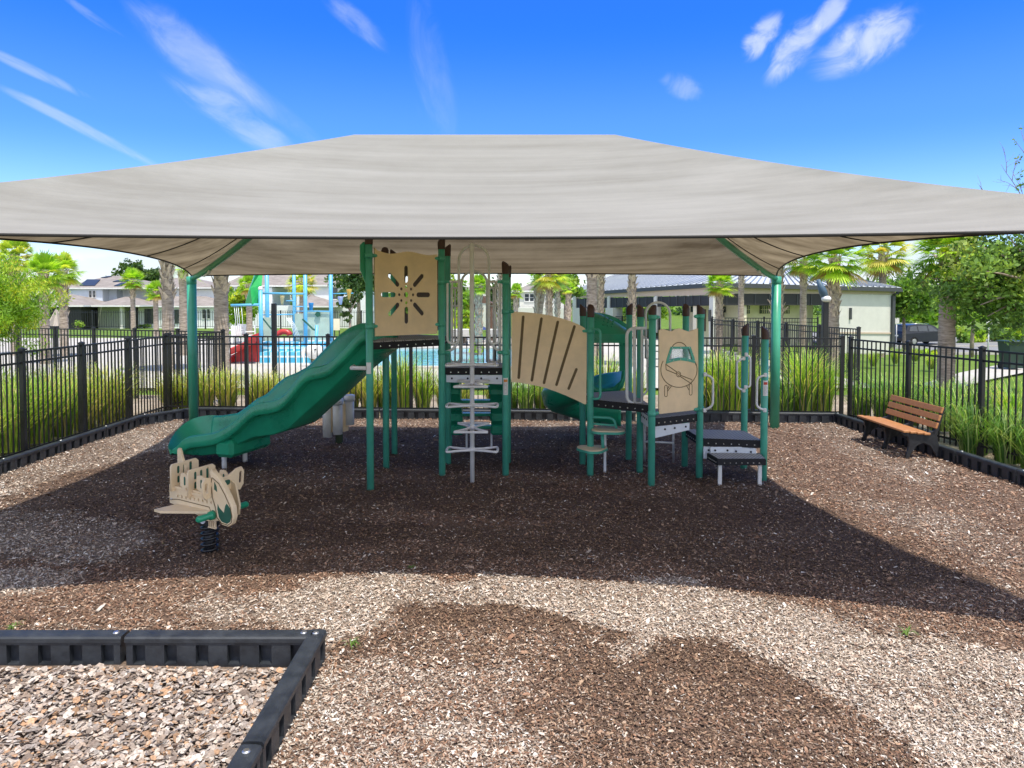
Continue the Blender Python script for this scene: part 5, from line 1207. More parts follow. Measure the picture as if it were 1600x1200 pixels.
T(778, 52, 470, 14, 40, 'dark leafy tree right of the cabana roof', DARK, 30, 1800, .3, tr=.12)
T(886, 44, 448, 26, 22, 'dark green broadleaf tree at the left end of the pool building', MIDG, 31, 2600, .3, tr=.12)
T(1010, 75, 480, 40, 22, 'bushy green tree seen through the pool building breezeway', MIDG, 36, 2600, .5, tr=.12)
T(940, 75, 485, 30, 20, 'green tree seen through the left breezeway opening', MIDG, 37, 2200, .5, tr=.12)
T(660, 60, 470, 40, 34, 'leafy tree behind the sunburst panel', MIDG, 38, 2200, .4, tr=.12)
# shrubs
def shrub(px, Y, pyb, rx, ry, label, cols, seed, group=None, n=1200, size=.14, cat='shrub'):
    p = at(px, pyb, Y); z0 = tz(p.x, Y); rxm = rx*Y/F; rym = ry*Y/F; r = random.Random(seed); cents = []; rads = []
    for i in range(14): a = r.uniform(0, 6.28); q = r.random()**.5; cents.append((math.cos(a)*rxm*q, math.sin(a)*rxm*.6*q, rym*(.25+r.random()*1.2*(1-q*.5)))); rads.append(rym*r.uniform(.3, .6))
    root = thing('shrub', label, cat, (p.x, Y, z0), 0, group); v, f, c = leaf_cloud(cents, rads, [n//14]*14, size, cols, seed)
    np_mesh('foliage', v, f, c, M['leaf'], root); mb = MB()
    for i in range(5): cx_, cy_, cz_ = cents[i]; mb.tube([(p.x, Y, z0-.1), (p.x+cx_*.6, Y+cy_*.6, z0+cz_*.6), (p.x+cx_, Y+cy_, z0+cz_)], [.03, .02, .01], 5)
    mb.build('stems', M['bark'], root); return root
for i, px in enumerate([1495, 1522, 1550, 1578, 1606]): shrub(px, 62+i, 530, 17, 17, ['leftmost hedge shrub across the road, beside the big palm trunk', 'second hedge shrub across the road from the left', 'middle hedge shrub across the road behind the sign pole', 'fourth hedge shrub across the road', 'hedge shrub across the road at the right picture edge'][i], LIME if i % 2 else MIDG, 40+i, 'hedge shrubs across the road', 900, .35)
shrub(498, 26, 520, 12, 14, 'orange tinted croton bush by the white pool chairs', [(.40, .28, .04), (.25, .30, .05), (.5, .32, .06)], 61, n=600)
shrub(400, 30, 520, 8, 11, 'small orange green bush behind the white pool chairs', [(.40, .28, .04), (.25, .30, .05)], 62, n=400)
shrub(744, 30, 535, 8, 14, 'round green tuft below the palm beside the cabana', LIME, 63, n=500)
shrub(122, 60, 500, 6, 10, 'small green shrub at the corner of the screened porch', MIDG, 64, n=300)
for i, px in enumerate([1425, 1445, 1470]): shrub(px, 34, 556, 16, 7, ['low pale shrub below the rear of the parked car', 'low pale shrub below the middle of the parked car', 'low pale shrub at the foot of the big palm trunk'][i], LIME, 70+i, 'low shrubs below the parked car', 600, .2)
for i, px in enumerate([150, 190, 225]): shrub(px, 92, 508, 9, 4, ['low shrub below the triple ground floor window of the solar house', 'low shrub before the porch column of the solar house', 'low shrub right of the slim palm before the houses'][i], MIDG, 80+i, 'low shrubs at the foot of the houses', 250, .35)
T(1412, 85, 478, 40, 24, 'broad tree far behind the parked car', MIDG, 91, 2500, .6, tr=.2)
T(1470, 90, 480, 44, 26, 'hazy green tree beyond the road, left of the sign pole', MIDG, 92, 2500, .6, tr=.2)
T(1560, 84, 482, 50, 26, 'wide tree beyond the hedge at the right', MIDG, 93, 2500, .6, tr=.2)
# far woods, one mass
cents = []; rads = []; r = random.Random(77)
for i in range(300):
    Y = r.uniform(150, 190); px = r.uniform(-700, 2300); X = (px-800)/F*Y; h = r.uniform(5, 10.5) if not 560 < px < 930 else r.uniform(6, 11); cents.append((X, Y, -1.5+h*r.uniform(.1, .75))); rads.append(r.uniform(2.6, 4.6))
v, f, c = leaf_cloud(cents, rads, [110]*300, 1.1, DARK+MIDG[:2], 78); o = np_mesh('distant_woods', v, f, c, M['leaf']); tag(o, 'dark green line of distant woods behind the houses', 'trees', kind='stuff')

# ------------------------------------------------------------------ palms
def crown_mesh(n, R, cols, seed, droop=.5, seg=20, wid=.028, boots=True):
    r = np.random.default_rng(seed); vs = []; fs = []; cs = []
    for k in range(n):
        az = k*2.39996+r.normal(0, .15); el = math.radians(78-130*(k/n)**.85)+r.normal(0, .10); d = Vector((math.cos(az)*math.cos(el), math.sin(az)*math.cos(el), math.sin(el)))
        L = R*(.28+.26*r.random()); side = d.cross(Vector((0, 0, 1))).normalized(); up = side.cross(d)
        base = Vector((0, 0, 0)); tip = d*L-Vector((0, 0, .05*R)); w = R*.012; b = len(vs); vs += [base-side*w, base+side*w, tip+side*w*.7, tip-side*w*.7]; fs.append((b, b+1, b+2, b+3)); cs.append((.25, .30, .08))
        col = np.array(cols[min(len(cols)-1, int(r.random()*len(cols)))])*(1+r.normal(0, .12)); 
        if k > n*.93: col = np.array([.36, .26, .11])*(1+r.normal(0, .1))
        F_L = R*(.50+.12*r.random())
        for s_ in range(seg):
            a = (s_/(seg-1)-.5)*math.radians(250); dd = (d*math.cos(a*.62)+side*math.sin(a*.62)*1.0+up*(.22*math.cos(a)-.1)).normalized(); l = F_L*(1-.28*abs(a/2.2))*(.85+.25*r.random())
            p0 = tip; p1 = tip+dd*l*.55; sag = droop*l*(.25+.25*r.random()); p2 = tip+dd*l-Vector((0, 0, sag)); ww = dd.cross(up).normalized()*wid*R
            b = len(vs); vs += [p0-ww*.25, p0+ww*.25, p1+ww, p1-ww, p2+ww*.12, p2-ww*.12]; fs += [(b, b+1, b+2, b+3), (b+3, b+2, b+4, b+5)]; c = np.clip(col*(1+r.normal(0, .10)), .01, .8); cs += [c, c]
    o = np_mesh('crown', [tuple(v) for v in vs], fs, cs, M['palmleaf']); me = o.data; bpy.data.objects.remove(o); return me
PC_ = [(.28, .48, .04), (.40, .60, .06), (.20, .36, .04), (.52, .60, .08)]
PY_ = [(.44, .56, .07), (.52, .60, .10), (.30, .46, .06), (.60, .54, .13)]
CROWNS = [crown_mesh(44, 1.0, PC_, 5, .3), crown_mesh(46, 1.0, PC_, 6, .45), crown_mesh(44, 1.0, PY_, 7, .5)]
def feather_mesh(n, seed, cols):   # date palm style arching fronds
    r = np.random.default_rng(seed); vs = []; fs = []; cs = []
    for k in range(n):
        az = k*2.39996; el = math.radians(80-95*(k/n)); c0 = np.array(cols[r.integers(len(cols))])
        for i in range(26):
            t = (i+2)/28; rad = t*math.cos(el)*1.0+.12*t; z = math.sin(el)*t-.55*t*t*math.cos(el); p = Vector((math.cos(az)*rad, math.sin(az)*rad, z)); tan = Vector((math.cos(az), math.sin(az), .3-.9*t)).normalized(); sd = Vector((-math.sin(az), math.cos(az), 0))
            for sg in (-1, 1):
                dd = (sd*sg+tan*.8+Vector((0, 0, .35-.5*t))).normalized(); l = .30*(1-abs(t-.45)*1.1); w = tan*.012; b = len(vs); vs += [p-w, p+w, p+dd*l+w*.2, p+dd*l-w*.2]; fs.append((b, b+1, b+2, b+3)); cs.append(np.clip(c0*(1+r.normal(0, .12)), .01, .8))
    o = np_mesh('crown', [tuple(v) for v in vs], fs, cs, M['palmleaf']); me = o.data; bpy.data.objects.remove(o); return me
FE = feather_mesh(34, 4, PC_)
def palm(px, Y, wpx, pyc, rpx, label, boots=None, cm=0, name='palm_tree', cat='palm', yc=None, smooth_to=None, lean=0, group='palms around the pool'):
    """trunk at pixel column px, distance Y, wpx wide; crown centre height at row pyc, crown radius rpx; boots = row where old leaf bases begin"""
    p = at(px, pyc, Y); z0 = tz(p.x, Y); zt = p.z; rad = wpx/2*Y/F; R = rpx*Y/F
    root = thing(name, label, cat, (p.x, Y, z0), 0, group); H_p = zt-z0; mb = MB(); n = max(8, int(H_p/.12)); rs = []
    for i in range(n+1): t = i/n; rs.append(rad*(1.12-.2*t)*(1+.03*math.sin(i*2.1)+(.03 if i % 2 else -.02)))
    mb.tube([(p.x+lean*(t*t), Y, z0-.1+t*(H_p+.1)) for t in [i/n for i in range(n+1)]], rs, 14); mb.build('trunk', M['palmbark'], root)
    if boots is not None:
        zb = at(px, boots, Y).z; mb = MB(); r = random.Random(int(px)); m_ = int(max(4, (zt-zb)/(rad*.62)))
        for i in range(m_):
            z = zb+(zt-zb)*(i/m_)
            for j in range(6):
                a = (j+.5*(i % 2))*math.pi/3+r.gauss(0, .06); d = Vector((math.cos(a), math.sin(a), 0)); sd = Vector((-d.y, d.x, 0)); c = Vector((p.x, Y, z)); l = rad*r.uniform(1.4, 2.0)
                # a split leaf base leaning outward
                b0 = c+d*rad*.75; t0 = c+d*rad*(1.15+.28*r.random())+Vector((0, 0, l)); tw = sd*r.gauss(0, .5)*rad
                mb.add([b0-sd*rad*.55, b0+sd*rad*.55, t0+sd*rad*.12+tw, t0-sd*rad*.12+tw, b0-sd*rad*.4-d*.02*rad+Vector((0, 0, rad*.3)), b0+sd*rad*.4-d*.02*rad+Vector((0, 0, rad*.3))], [(0, 1, 2, 3), (5, 4, 3, 2), (0, 3, 4), (1, 5, 2)])
        mb.build('leaf_bases', M['boot'], root)
    me = FE if cm == 'f' else CROWNS[cm]; o = new_obj('crown', me, None, root); o.location = (lean, 0, H_p+R*.05); o.scale = (R*1.12, R*1.12, R*1.12); o.rotation_euler = (0, 0, rng.random()*6.28)
    return root
palm(68, 26, 13, 428, 36, 'leftmost cabbage palm with a shaggy trunk above the left fence', 495, 0)
palm(98, 29, 12, 424, 32, 'second cabbage palm from the left, beside the folded umbrella', 495, 1)
palm(22, 30, 14, 402, 34, 'yellowing palm rising behind the feathery tree at the left edge', 470, 2)
palm(207, 44, 7, 438, 21, 'slim palm in front of the porch of the grey house', 468, 0)
palm(243, 42, 7.5, 456, 19, 'short bright slim palm left of the thick booted palm', 470, 0)
palm(260, 23, 17, 352, 62, 'thick booted palm trunk rising into the canopy left of the canopy post', 470, 1)
palm(286, 30, 13, 428, 27, 'date palm with a patterned trunk just left of the canopy post', 440, 'f')
palm(344, 20, 21, 375, 60, 'very thick palm trunk with splayed leaf bases right of the left canopy post', 462, 1)
palm(389, 38, 9, 446, 20, 'palm behind the white pool chairs and the green funnel', 470, 0)
palm(471, 34, 7, 442, 27, 'yellowing palm between the blue water play poles', 455, 2)
palm(748, 30, 11, 446, 19, 'bright palm directly in front of the cabana roof', 538, 0)
palm(783, 26, 11, 400, 36, 'booted palm trunk just left of the middle tall post', 520, 1)
palm(806, 36, 7.5, 456, 15, 'small round headed palm right of the middle tall post', 485, 0)
palm(839, 27, 8, 432, 33, 'leaning booted palm above the left part of the fan panel', 520, 0, lean=.35)
palm(858, 25, 10, 428, 34, 'shaggy palm above the middle of the fan panel', 520, 2)
palm(871, 31, 8, 432, 26, 'third palm of the group above the fan panel', 520, 0)
palm(888, 40, 8, 450, 14, 'short palm trunk at the left corner of the pool building', 500, 1)
palm(925, 22, 16, 360, 60, 'thick ringed palm trunk in front of the pool building roof', 440, 1)
palm(938, 26, 11, 405, 30, 'booted palm trunk just right of the thick ringed palm', 520, 0)
palm(988, 25, 11, 385, 42, 'booted palm trunk in front of the metal roof, above the low deck posts', 520, 0)
palm(1124, 27, 10, 444, 27, 'bright fan headed palm beside the white corner column', 520, 0)
palm(1159, 30, 8.5, 380, 38, 'slender palm with booted top right of the white corner column', 452, 1)
palm(1216, 24, 16, 380, 45, 'booted palm hidden mostly behind the right canopy post', 520, 0)
palm(1256, 27, 10, 408, 34, 'slim smooth palm left of the black lamp post', 450, 0)
palm(1304, 23, 16, 404, 54, 'stout palm with criss cross leaf bases right of the black lamp post', 500, 0)
palm(1380, 42, 11, 398, 44, 'palm with reddish fronds rising behind the metal roof', 430, 2)
palm(1482, 18.5, 23, 398, 62, 'big palm with a broad pale trunk in front of the parked car', 460, 1)

# ------------------------------------------------------------------ buildings
def wallmat(name, c, **k): return mat(name, c, .8, .05, 3, .1, 60, **k)
M['cladblue'] = wallmat('pale_blue_grey_siding', (.55, .61, .68)); M['stucco'] = wallmat('pale_stucco', (.72, .75, .76)); M['creamw'] = wallmat('cream_stucco', (.74, .68, .52)); M['whitew'] = wallmat('white_stucco', (.60, .60, .55)); M['beam'] = wallmat('tan_fascia_beam', (.52, .42, .32))
M['shingle'] = mat('grey_brown_shingles', (.20, .175, .155), .9, .2, 1.2, .4, 14, col2=(.27, .24, .22)); M['solar'] = mat('solar_panel', (.03, .045, .08), .5, .2, 2, spec=.3); M['screen'] = mat('dark_insect_screen', (.018, .018, .02), .6, .3, 1.2)
M['dgrey'] = mat('dark_trim', (.05, .055, .06), .5, .1, 5); M['brownr'] = mat('brown_cabana_roof', (.12, .07, .045), .8, .2, 3)
def metalroof():
    m = mat('standing_seam_roof', (.50, .54, .57), .6, .05, 1.0); return m
M['mroof'] = metalroof()
def Wp(px, py, Y): return at(px, py, Y)
def wallbox(name, px0, px1, pyt, Y, depth, material, parent, zb=None):
    a = Wp(px0, pyt, Y); b = Wp(px1, pyt, Y); z0 = tz(a.x, Y)-.5 if zb is None else zb; mb = MB(); mb.box(((a.x+b.x)/2, Y+depth/2, (a.z+z0)/2), (abs(b.x-a.x), depth, a.z-z0)); return mb.build(name, material, parent)
def hiproof(px0, px1, pye, Y, depth, pyr, pr0, pr1, parent, over=.4, material='shingle', name='roof'):
    a = Wp(px0, pye, Y); b = Wp(px1, pye, Y); Yr = Y+depth/2; r0 = Wp(pr0, pyr, Yr); r1 = Wp(pr1, pyr, Yr); z = a.z; x0 = a.x-over; x1 = b.x+over; y0 = Y-over; y1 = Y+depth+over; zr = r0.z
    r0x = min(max(r0.x, x0+.1), x1-.1); r1x = min(max(r1.x, r0x), x1-.1); h = .18
    mb = MB(); vs = [(x0, y0, z), (x1, y0, z), (x1, y1, z), (x0, y1, z), (x0, y0, z-h), (x1, y0, z-h), (x1, y1, z-h), (x0, y1, z-h), (r0x, Yr, zr), (r1x, Yr, zr)]
    mb.add(vs[:4]+vs[8:], [(0, 1, 5, 4), (1, 2, 5), (2, 3, 4, 5), (3, 0, 4)]); ro_ = mb.build(name, M[material], parent)
    mb = MB(); mb.add(vs[:8], [(0, 4, 5, 1), (1, 5, 6, 2), (2, 6, 7, 3), (3, 7, 4, 0), (7, 6, 5, 4)]); mb.build('fascia', M['white'], ro_); return ro_
def window(px0, px1, py0, py1, Y, parent, cols=1, rows=2, glass='glass', frame='white'):
    a = Wp(px0, py0, Y-.06); b = Wp(px1, py1, Y-.06); w = abs(b.x-a.x); h = abs(a.z-b.z); cx_ = (a.x+b.x)/2; cz_ = (a.z+b.z)/2
    mb = MB(); f = min(.10, w*.12)
    mb.box((cx_, Y-.05, cz_+h/2), (w+f*2, .1, f)); mb.box((cx_, Y-.05, cz_-h/2), (w+f*2, .12, f*1.3)); mb.box((cx_-w/2-f*.4, Y-.052, cz_), (f, .1, h-f)); mb.box((cx_+w/2+f*.4, Y-.052, cz_), (f, .1, h-f))
    for i in range(1, cols): mb.box((cx_-w/2+w*i/cols, Y-.055, cz_), (f*.8, .09, h-f))
    for j in range(1, rows): mb.box((cx_, Y-.06, cz_-h/2+h*j/rows), (w-f*.5, .08, f*.6))
    o = mb.build('window', M[frame], parent); mb = MB(); mb.box((cx_, Y-.02, cz_), (w-.01, .03, h-.01)); mb.build('pane', M[glass], o); return o
def hloc(px, Y): p = Wp(px, 500, Y); return (p.x, Y, tz(p.x, Y))
# left house with solar panels
YH = 97
h1 = thing('house', 'two-storey grey house with solar panels on its hip roof, left of centre left', 'house', hloc(142, YH), 0, 'houses across the lawn')
wallbox('wall', 103, 160, 451, YH-3, 9, M['cladblue'], h1); wallbox('wall', 160.3, 182, 451, YH-1.5, 7.5, M['cladblue'], h1); wallbox('wall', 182.3, 232, 451, YH, 8, M['stucco'], h1)
rf = hiproof(103, 232, 449.5, YH-3, 12, 431, 168, 186, h1)
for pts in (((127, 447), (152, 437), (163, 437), (148, 447)),): 
    pass
def roofpanel(pxa, pxb, ta, tb):
    a = Wp(103, 449.5, YH-3); z0 = a.z; Yr = YH+3; r0 = Wp(168, 431, Yr); y0 = YH-3.4
    def pt(px, t): Y = y0+(Yr-y0)*t; z = z0+(r0.z-z0)*t+.12; q = ray(px, 440); return Vector((q.x/q.y*Y, Y, z))
    mb = MB(); vs = [pt(pxa, ta), pt(pxb, ta), pt(pxb+9, tb), pt(pxa+12, tb)]; mb.add(vs+[v-Vector((0, 0, .08)) for v in vs], [(0, 1, 2, 3), (0, 4, 5, 1), (1, 5, 6, 2), (3, 2, 6, 7), (0, 3, 7, 4)]); mb.build('solar_panel', M['solar'], h1)
roofpanel(124, 148, .12, .62); roofpanel(178, 190, .10, .35); roofpanel(176, 200, .45, .62); roofpanel(158, 166, .80, .92)
wallbox('porch_wall', 72, 102, 480, YH-9, 9, M['screen'], h1); hiproof(70, 128, 477, YH-9.4, 9, 459, 82, 110, h1, name='porch_roof')
wallbox('porch_wall', 102.3, 127, 480, YH-8.9, 5, M['screen'], h1); wallbox('wall', 128, 152.5, 477, YH-3.1, 6, M['stucco'], h1)
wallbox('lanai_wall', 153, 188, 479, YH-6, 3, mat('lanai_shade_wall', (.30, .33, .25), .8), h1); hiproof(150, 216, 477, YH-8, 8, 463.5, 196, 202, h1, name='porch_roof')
wallbox('column', 187, 191, 478.5, YH-7.6, .5, M['whitew'], h1)
window(139, 143.5, 454, 465, YH-3, h1, 1, 2); window(145, 149.5, 454, 465, YH-3, h1, 1, 2); window(183, 187, 453, 465, YH, h1, 1, 2)
window(137, 151.5, 480.5, 494, YH-3.15, h1, 3, 2)
h2 = thing('house', 'two-storey pale house behind the slim palms and the left canopy post', 'house', hloc(280, YH), 0, 'houses across the lawn')
wallbox('wall', 214, 338, 452, YH+1, 8, M['stucco'], h2); hiproof(236, 338, 449, YH+.5, 10, 434, 262, 300, h2)
wallbox('wall', 216, 342, 481, YH-4, 5, M['stucco'], h2); hiproof(214, 342, 478, YH-4.2, 8, 463, 238, 322, h2, name='porch_roof')
window(227, 240, 483, 505, YH-4, h2, 2, 2, frame='dgrey'); window(316, 321, 483, 498, YH-4, h2, 1, 2); window(323.5, 328, 483, 498, YH-4, h2, 1, 2); window(273, 279, 484, 505, YH-4, h2, 1, 1, frame='dgrey'); window(232, 238, 459, 465, YH+1, h2)
h3 = thing('house', 'two-storey pale house behind the blue water play frame', 'house', hloc(470, YH), 0, 'houses across the lawn')
wallbox('wall', 362, 425, 449, YH+2, 8, M['stucco'], h3); hiproof(352, 478, 446, YH+2, 10, 429, 380, 450, h3)
wallbox('wall', 463, 572, 447, YH-4, 9, M['stucco'], h3); hiproof(458, 574, 445.5, YH-4, 11, 424, 486, 512, h3); wallbox('wall', 360, 462, 478, YH-3, 4, M['stucco'], h3)
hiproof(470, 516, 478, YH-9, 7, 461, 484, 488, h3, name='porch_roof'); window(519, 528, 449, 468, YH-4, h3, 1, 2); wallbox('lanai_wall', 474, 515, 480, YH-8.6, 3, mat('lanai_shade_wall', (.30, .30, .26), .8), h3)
h4 = thing('house', 'white two-storey house behind the palms above the fan panel', 'house', hloc(850, 82), 0, 'houses across the lawn')
wallbox('wall', 812, 887, 456, 82, 8, M['whitew'], h4); hiproof(810, 889, 454, 82, 10, 441, 832, 862, h4)
wallbox('wall', 806, 892, 481, 79, 2.7, M['whitew'], h4); window(820, 826.5, 459, 471, 82, h4); window(828, 834, 459, 471, 82, h4); window(870, 873, 459, 471, 82, h4); window(874, 877, 459, 471, 82, h4)
h5 = thing('house', 'pale low house glimpsed left of the cabana roof', 'house', hloc(725, 85), 0, 'houses across the lawn')
wallbox('wall', 680, 770, 462, 85, 8, M['whitew'], h5); hiproof(678, 772, 460, 85, 9, 448, 700, 750, h5)
# cabana with a brown gabled roof
cb_ = thing('cabana', 'small open cabana with a brown gabled roof behind the bright palm', 'cabana', hloc(750, 40), 0)
a = Wp(739, 474, 40); b = Wp(769, 474, 40); t_ = Wp(754, 462, 40); mb = MB(); d_ = Vector((0, 3, 0)); mb.add([a, b, t_, a+d_, b+d_, t_+d_], [(0, 2, 5, 3), (2, 1, 4, 5), (0, 1, 2), (4, 3, 5)]); mb.build('roof', M['brownr'], cb_)
for px in (741, 767): q = Wp(px, 474, 40); mb = MB(); mb.box((q.x, 40.3, q.z/2-.03), (.2, .2, q.z)); mb.build('column', M['brownr'], cb_); mb = MB(); mb.box((q.x, 42.7, q.z/2-.03), (.2, .2, q.z)); mb.build('column', M['brownr'], cb_)

# pool building: corner at the white column, long porch receding left, plain end wall right
cbh = thing('pool_building', 'long cream pool building with a blue-grey metal roof and dark screened porch', 'building', (Wp(1116, 500, 36).x, 36, tz(12, 36)), 0)
Yc, Yl, Yr_ = 36.0, 56.0, 40.0
def along(px):   # left wing line from corner to far left end
    t = (1116-px)/(1116-884.0); P0 = Wp(1116, 500, Yc); P1 = Wp(884, 500, Yl); d = ray(px, 500)
    # intersect ray with line P0-P1 in plan
    ex, ey = P1.x-P0.x, P1.y-P0.y; k = (P0.x*ey-P0.y*ex)/(d.x*ey-d.y*ex); return d.x*k, d.y*k
def rightl(px):
    P0 = Wp(1116, 500, Yc); P1 = Wp(1396, 500, Yr_); d = ray(px, 500); ex, ey = P1.x-P0.x, P1.y-P0.y; k = (P0.x*ey-P0.y*ex)/(d.x*ey-d.y*ex); return d.x*k, d.y*k
def vz(py, X, Y):
    return at(800, py, Y).z
def strip(name, fn, px0, px1, yt0, yt1, yb0, yb1, material, parent, thick=.12, push=0.0):
    (xa, ya), (xb, yb) = fn(px0), fn(px1); dx, dy = xb-xa, yb-ya; l = math.hypot(dx, dy); nx, ny = dy/l, -dx/l
    if ny > 0: nx, ny = -nx, -ny
    za, zb_, zc, zd = vz(yt0, xa, ya), vz(yt1, xb, yb), vz(yb0, xa, ya), vz(yb1, xb, yb); vs = []
    for o_ in (push, push-thick):
        vs += [(xa+nx*o_, ya+ny*o_, zc), (xb+nx*o_, yb+ny*o_, zd), (xb+nx*o_, yb+ny*o_, zb_), (xa+nx*o_, ya+ny*o_, za)]
    mb = MB(); mb.add(vs, [(0, 1, 2, 3), (7, 6, 5, 4), (0, 4, 5, 1), (3, 2, 6, 7), (0, 3, 7, 4), (1, 5, 6, 2)]); return mb.build(name, material, parent)
# left wing
strip('fascia_beam', along, 884, 1116, 460, 444, 466, 461, M['beam'], cbh, .25)
strip('porch_screen', along, 898, 1114, 467, 461.5, 482, 477.5, M['screen'], cbh, .06, .02)
for px in (912, 948, 984, 1022, 1068): 
    pass
for px, w in ((896, 5), (950, 4), (1023, 4.5)): strip('column', along, px, px+w, 464, 462, 512, 520, M['whitew'], cbh, .3, .08)
for px, w in ((903, 12), (950, 12)): strip('column_base', along, px, px+w, 481, 481, 515, 516, M['whitew'], cbh, .7, .2)
strip('corner_column', along, 1112, 1118.5, 461.5, 461.5, 545, 546, M['whitew'], cbh, .4, .16)
strip('wall', along, 1030, 1111, 476, 477, 530, 535, M['creamw'], cbh, .3, -1.8)
for px, w in ((1037, 11), (1054, 14), (1078, 10)): strip('porch_window', along, px, px+w, 479, 479, 488, 488.5, M['glass'], cbh, .1, -1.74)
# mullions of the screened band as part of each screen
for i, px in enumerate(list(range(914, 1110, 12))): strip('screen_mullion', along, px, px+.8, 466.5-(px-898)*.025, 466.3-(px-898)*.025, 481.5-(px-898)*.02, 481.3-(px-898)*.02, M['dgrey'], cbh, .05, .05)
# right side
strip('fascia_beam', rightl, 1119, 1398, 448.5, 451, 458.5, 460, M['beam'], cbh, .25)
strip('porch_screen', rightl, 1120, 1300, 459, 459, 477, 477, M['screen'], cbh, .06, .02)
for px in range(1134, 1300, 22): strip('screen_mullion', rightl, px, px+1, 459.5, 459.5, 476.5, 476.5, M['dgrey'], cbh, .05, .05)
strip('wall', rightl, 1120, 1308, 474, 474, 545, 545, M['creamw'], cbh, .3, -1.8)
for px, w in ((1187, 18), (1222, 15), (1244, 10), (1257, 12)):
    o = strip('window', rightl, px, px+w, 478, 478, 491, 491, M['glass'], cbh, .1, -1.72)
    for k in range(1, 5): strip('glazing_bar', rightl, px+w*k/5, px+w*k/5+.5, 478.3, 478.3, 490.7, 490.7, M['creamw'], o, .04, -1.69)
    strip('glazing_bar', rightl, px+.2, px+w-.2, 484.2, 484.2, 484.9, 484.9, M['creamw'], o, .05, -1.68)
strip('door', rightl, 1129, 1135, 484, 484, 520, 520, mat('brown_door', (.10, .06, .045), .6), cbh, .1, -1.75); strip('window', rightl, 1148, 1163, 485, 485, 500, 500, M['glass'], cbh, .1, -1.72)
strip('end_wall', rightl, 1304, 1393, 459.5, 460.5, 552, 552, M['whitew'], cbh, .6, 0)
strip('wall_band', rightl, 1304, 1392.6, 518.5, 519.5, 521, 522, M['beam'], cbh, .1, .05)
strip('wall_lamp', rightl, 1326.5, 1329, 481, 481, 499, 499, M['dgrey'], cbh, .1, .1); strip('wall_lamp', along, 1113.5, 1115.5, 484, 484, 502, 502, M['dgrey'], cbh, .1, .26)
strip('drainpipe', rightl, 1391.5, 1395.5, 462, 462, 552, 552, M['dgrey'], cbh, .15, .14)
mb = MB(); q0 = Vector((*rightl(1403), 0)); q1 = Vector((*rightl(1393.5), 0)); q0.z = vz(451, 0, q0.y); q1.z = vz(462, 0, q1.y); q0.y -= .3; q1.y -= .1; mb.tube([q0, (q0+q1)/2-Vector((0, 0, .05)), q1], .07, 8); mb.build('drainpipe', M['dgrey'], cbh)
# roof
def P3(fn, px, py, push=.3):
    x, y = fn(px); l = math.hypot(x, y); y -= push; return Vector((x, y, vz(py, x, y)))
e0 = P3(along, 880, 458.5); e1 = P3(along, 1116, 441.5); e2 = P3(rightl, 1404, 449.5)
rr0 = Wp(960, 428, Yl+2.0); rr1 = Wp(1180, 415, Yc+9.5); rr2 = Wp(1285, 424, Yr_+6.0)
back0 = e0+Vector((9, 12, 0)); back2 = e2+Vector((1.5, 14, 0))
mb = MB(); vs = [e0, e1, e2, rr0, rr1, rr2, back0, back2]
mb.add(vs, [(0, 1, 4, 3), (1, 2, 5, 4), (2, 7, 5), (0, 3, 6), (3, 4, 5, 7, 6)]); roof = mb.build('roof', M['mroof'], cbh)
# standing seams
mb = MB()
def seam(a, b): mb.tube([a+Vector((0, 0, .03)), b+Vector((0, 0, .03))], .035, 4, cap=False)
nS = 34
for i in range(1, nS): t = i/nS; seam(e0*(1-t)+e1*t, rr0*(1-t)+rr1*t)
nS = 30
for i in range(1, nS):
    t = i/nS; a = e1*(1-t)+e2*t; b = rr1*(1-t)+rr2*t; seam(a, b)
mb.build('roof_seams', mat('roof_seam_metal', (.33, .36, .39), .4, .1, 3, metal=.3), roof)
mb = MB()
for a, b in ((e0, e1), (e1, e2)): mb.beam(a-Vector((0, 0, .12)), b-Vector((0, 0, .12)), .12, .22)
mb.build('gutter', M['dgrey'], roof)
# porch railings of the building
fence('porch_railing', [tuple(along(905)), tuple(along(1030))], 'low dark porch railing of the pool building behind the play structure', h=1.25, bay=2.4, group=None, zf=tz, post=.07, pgap=.16)

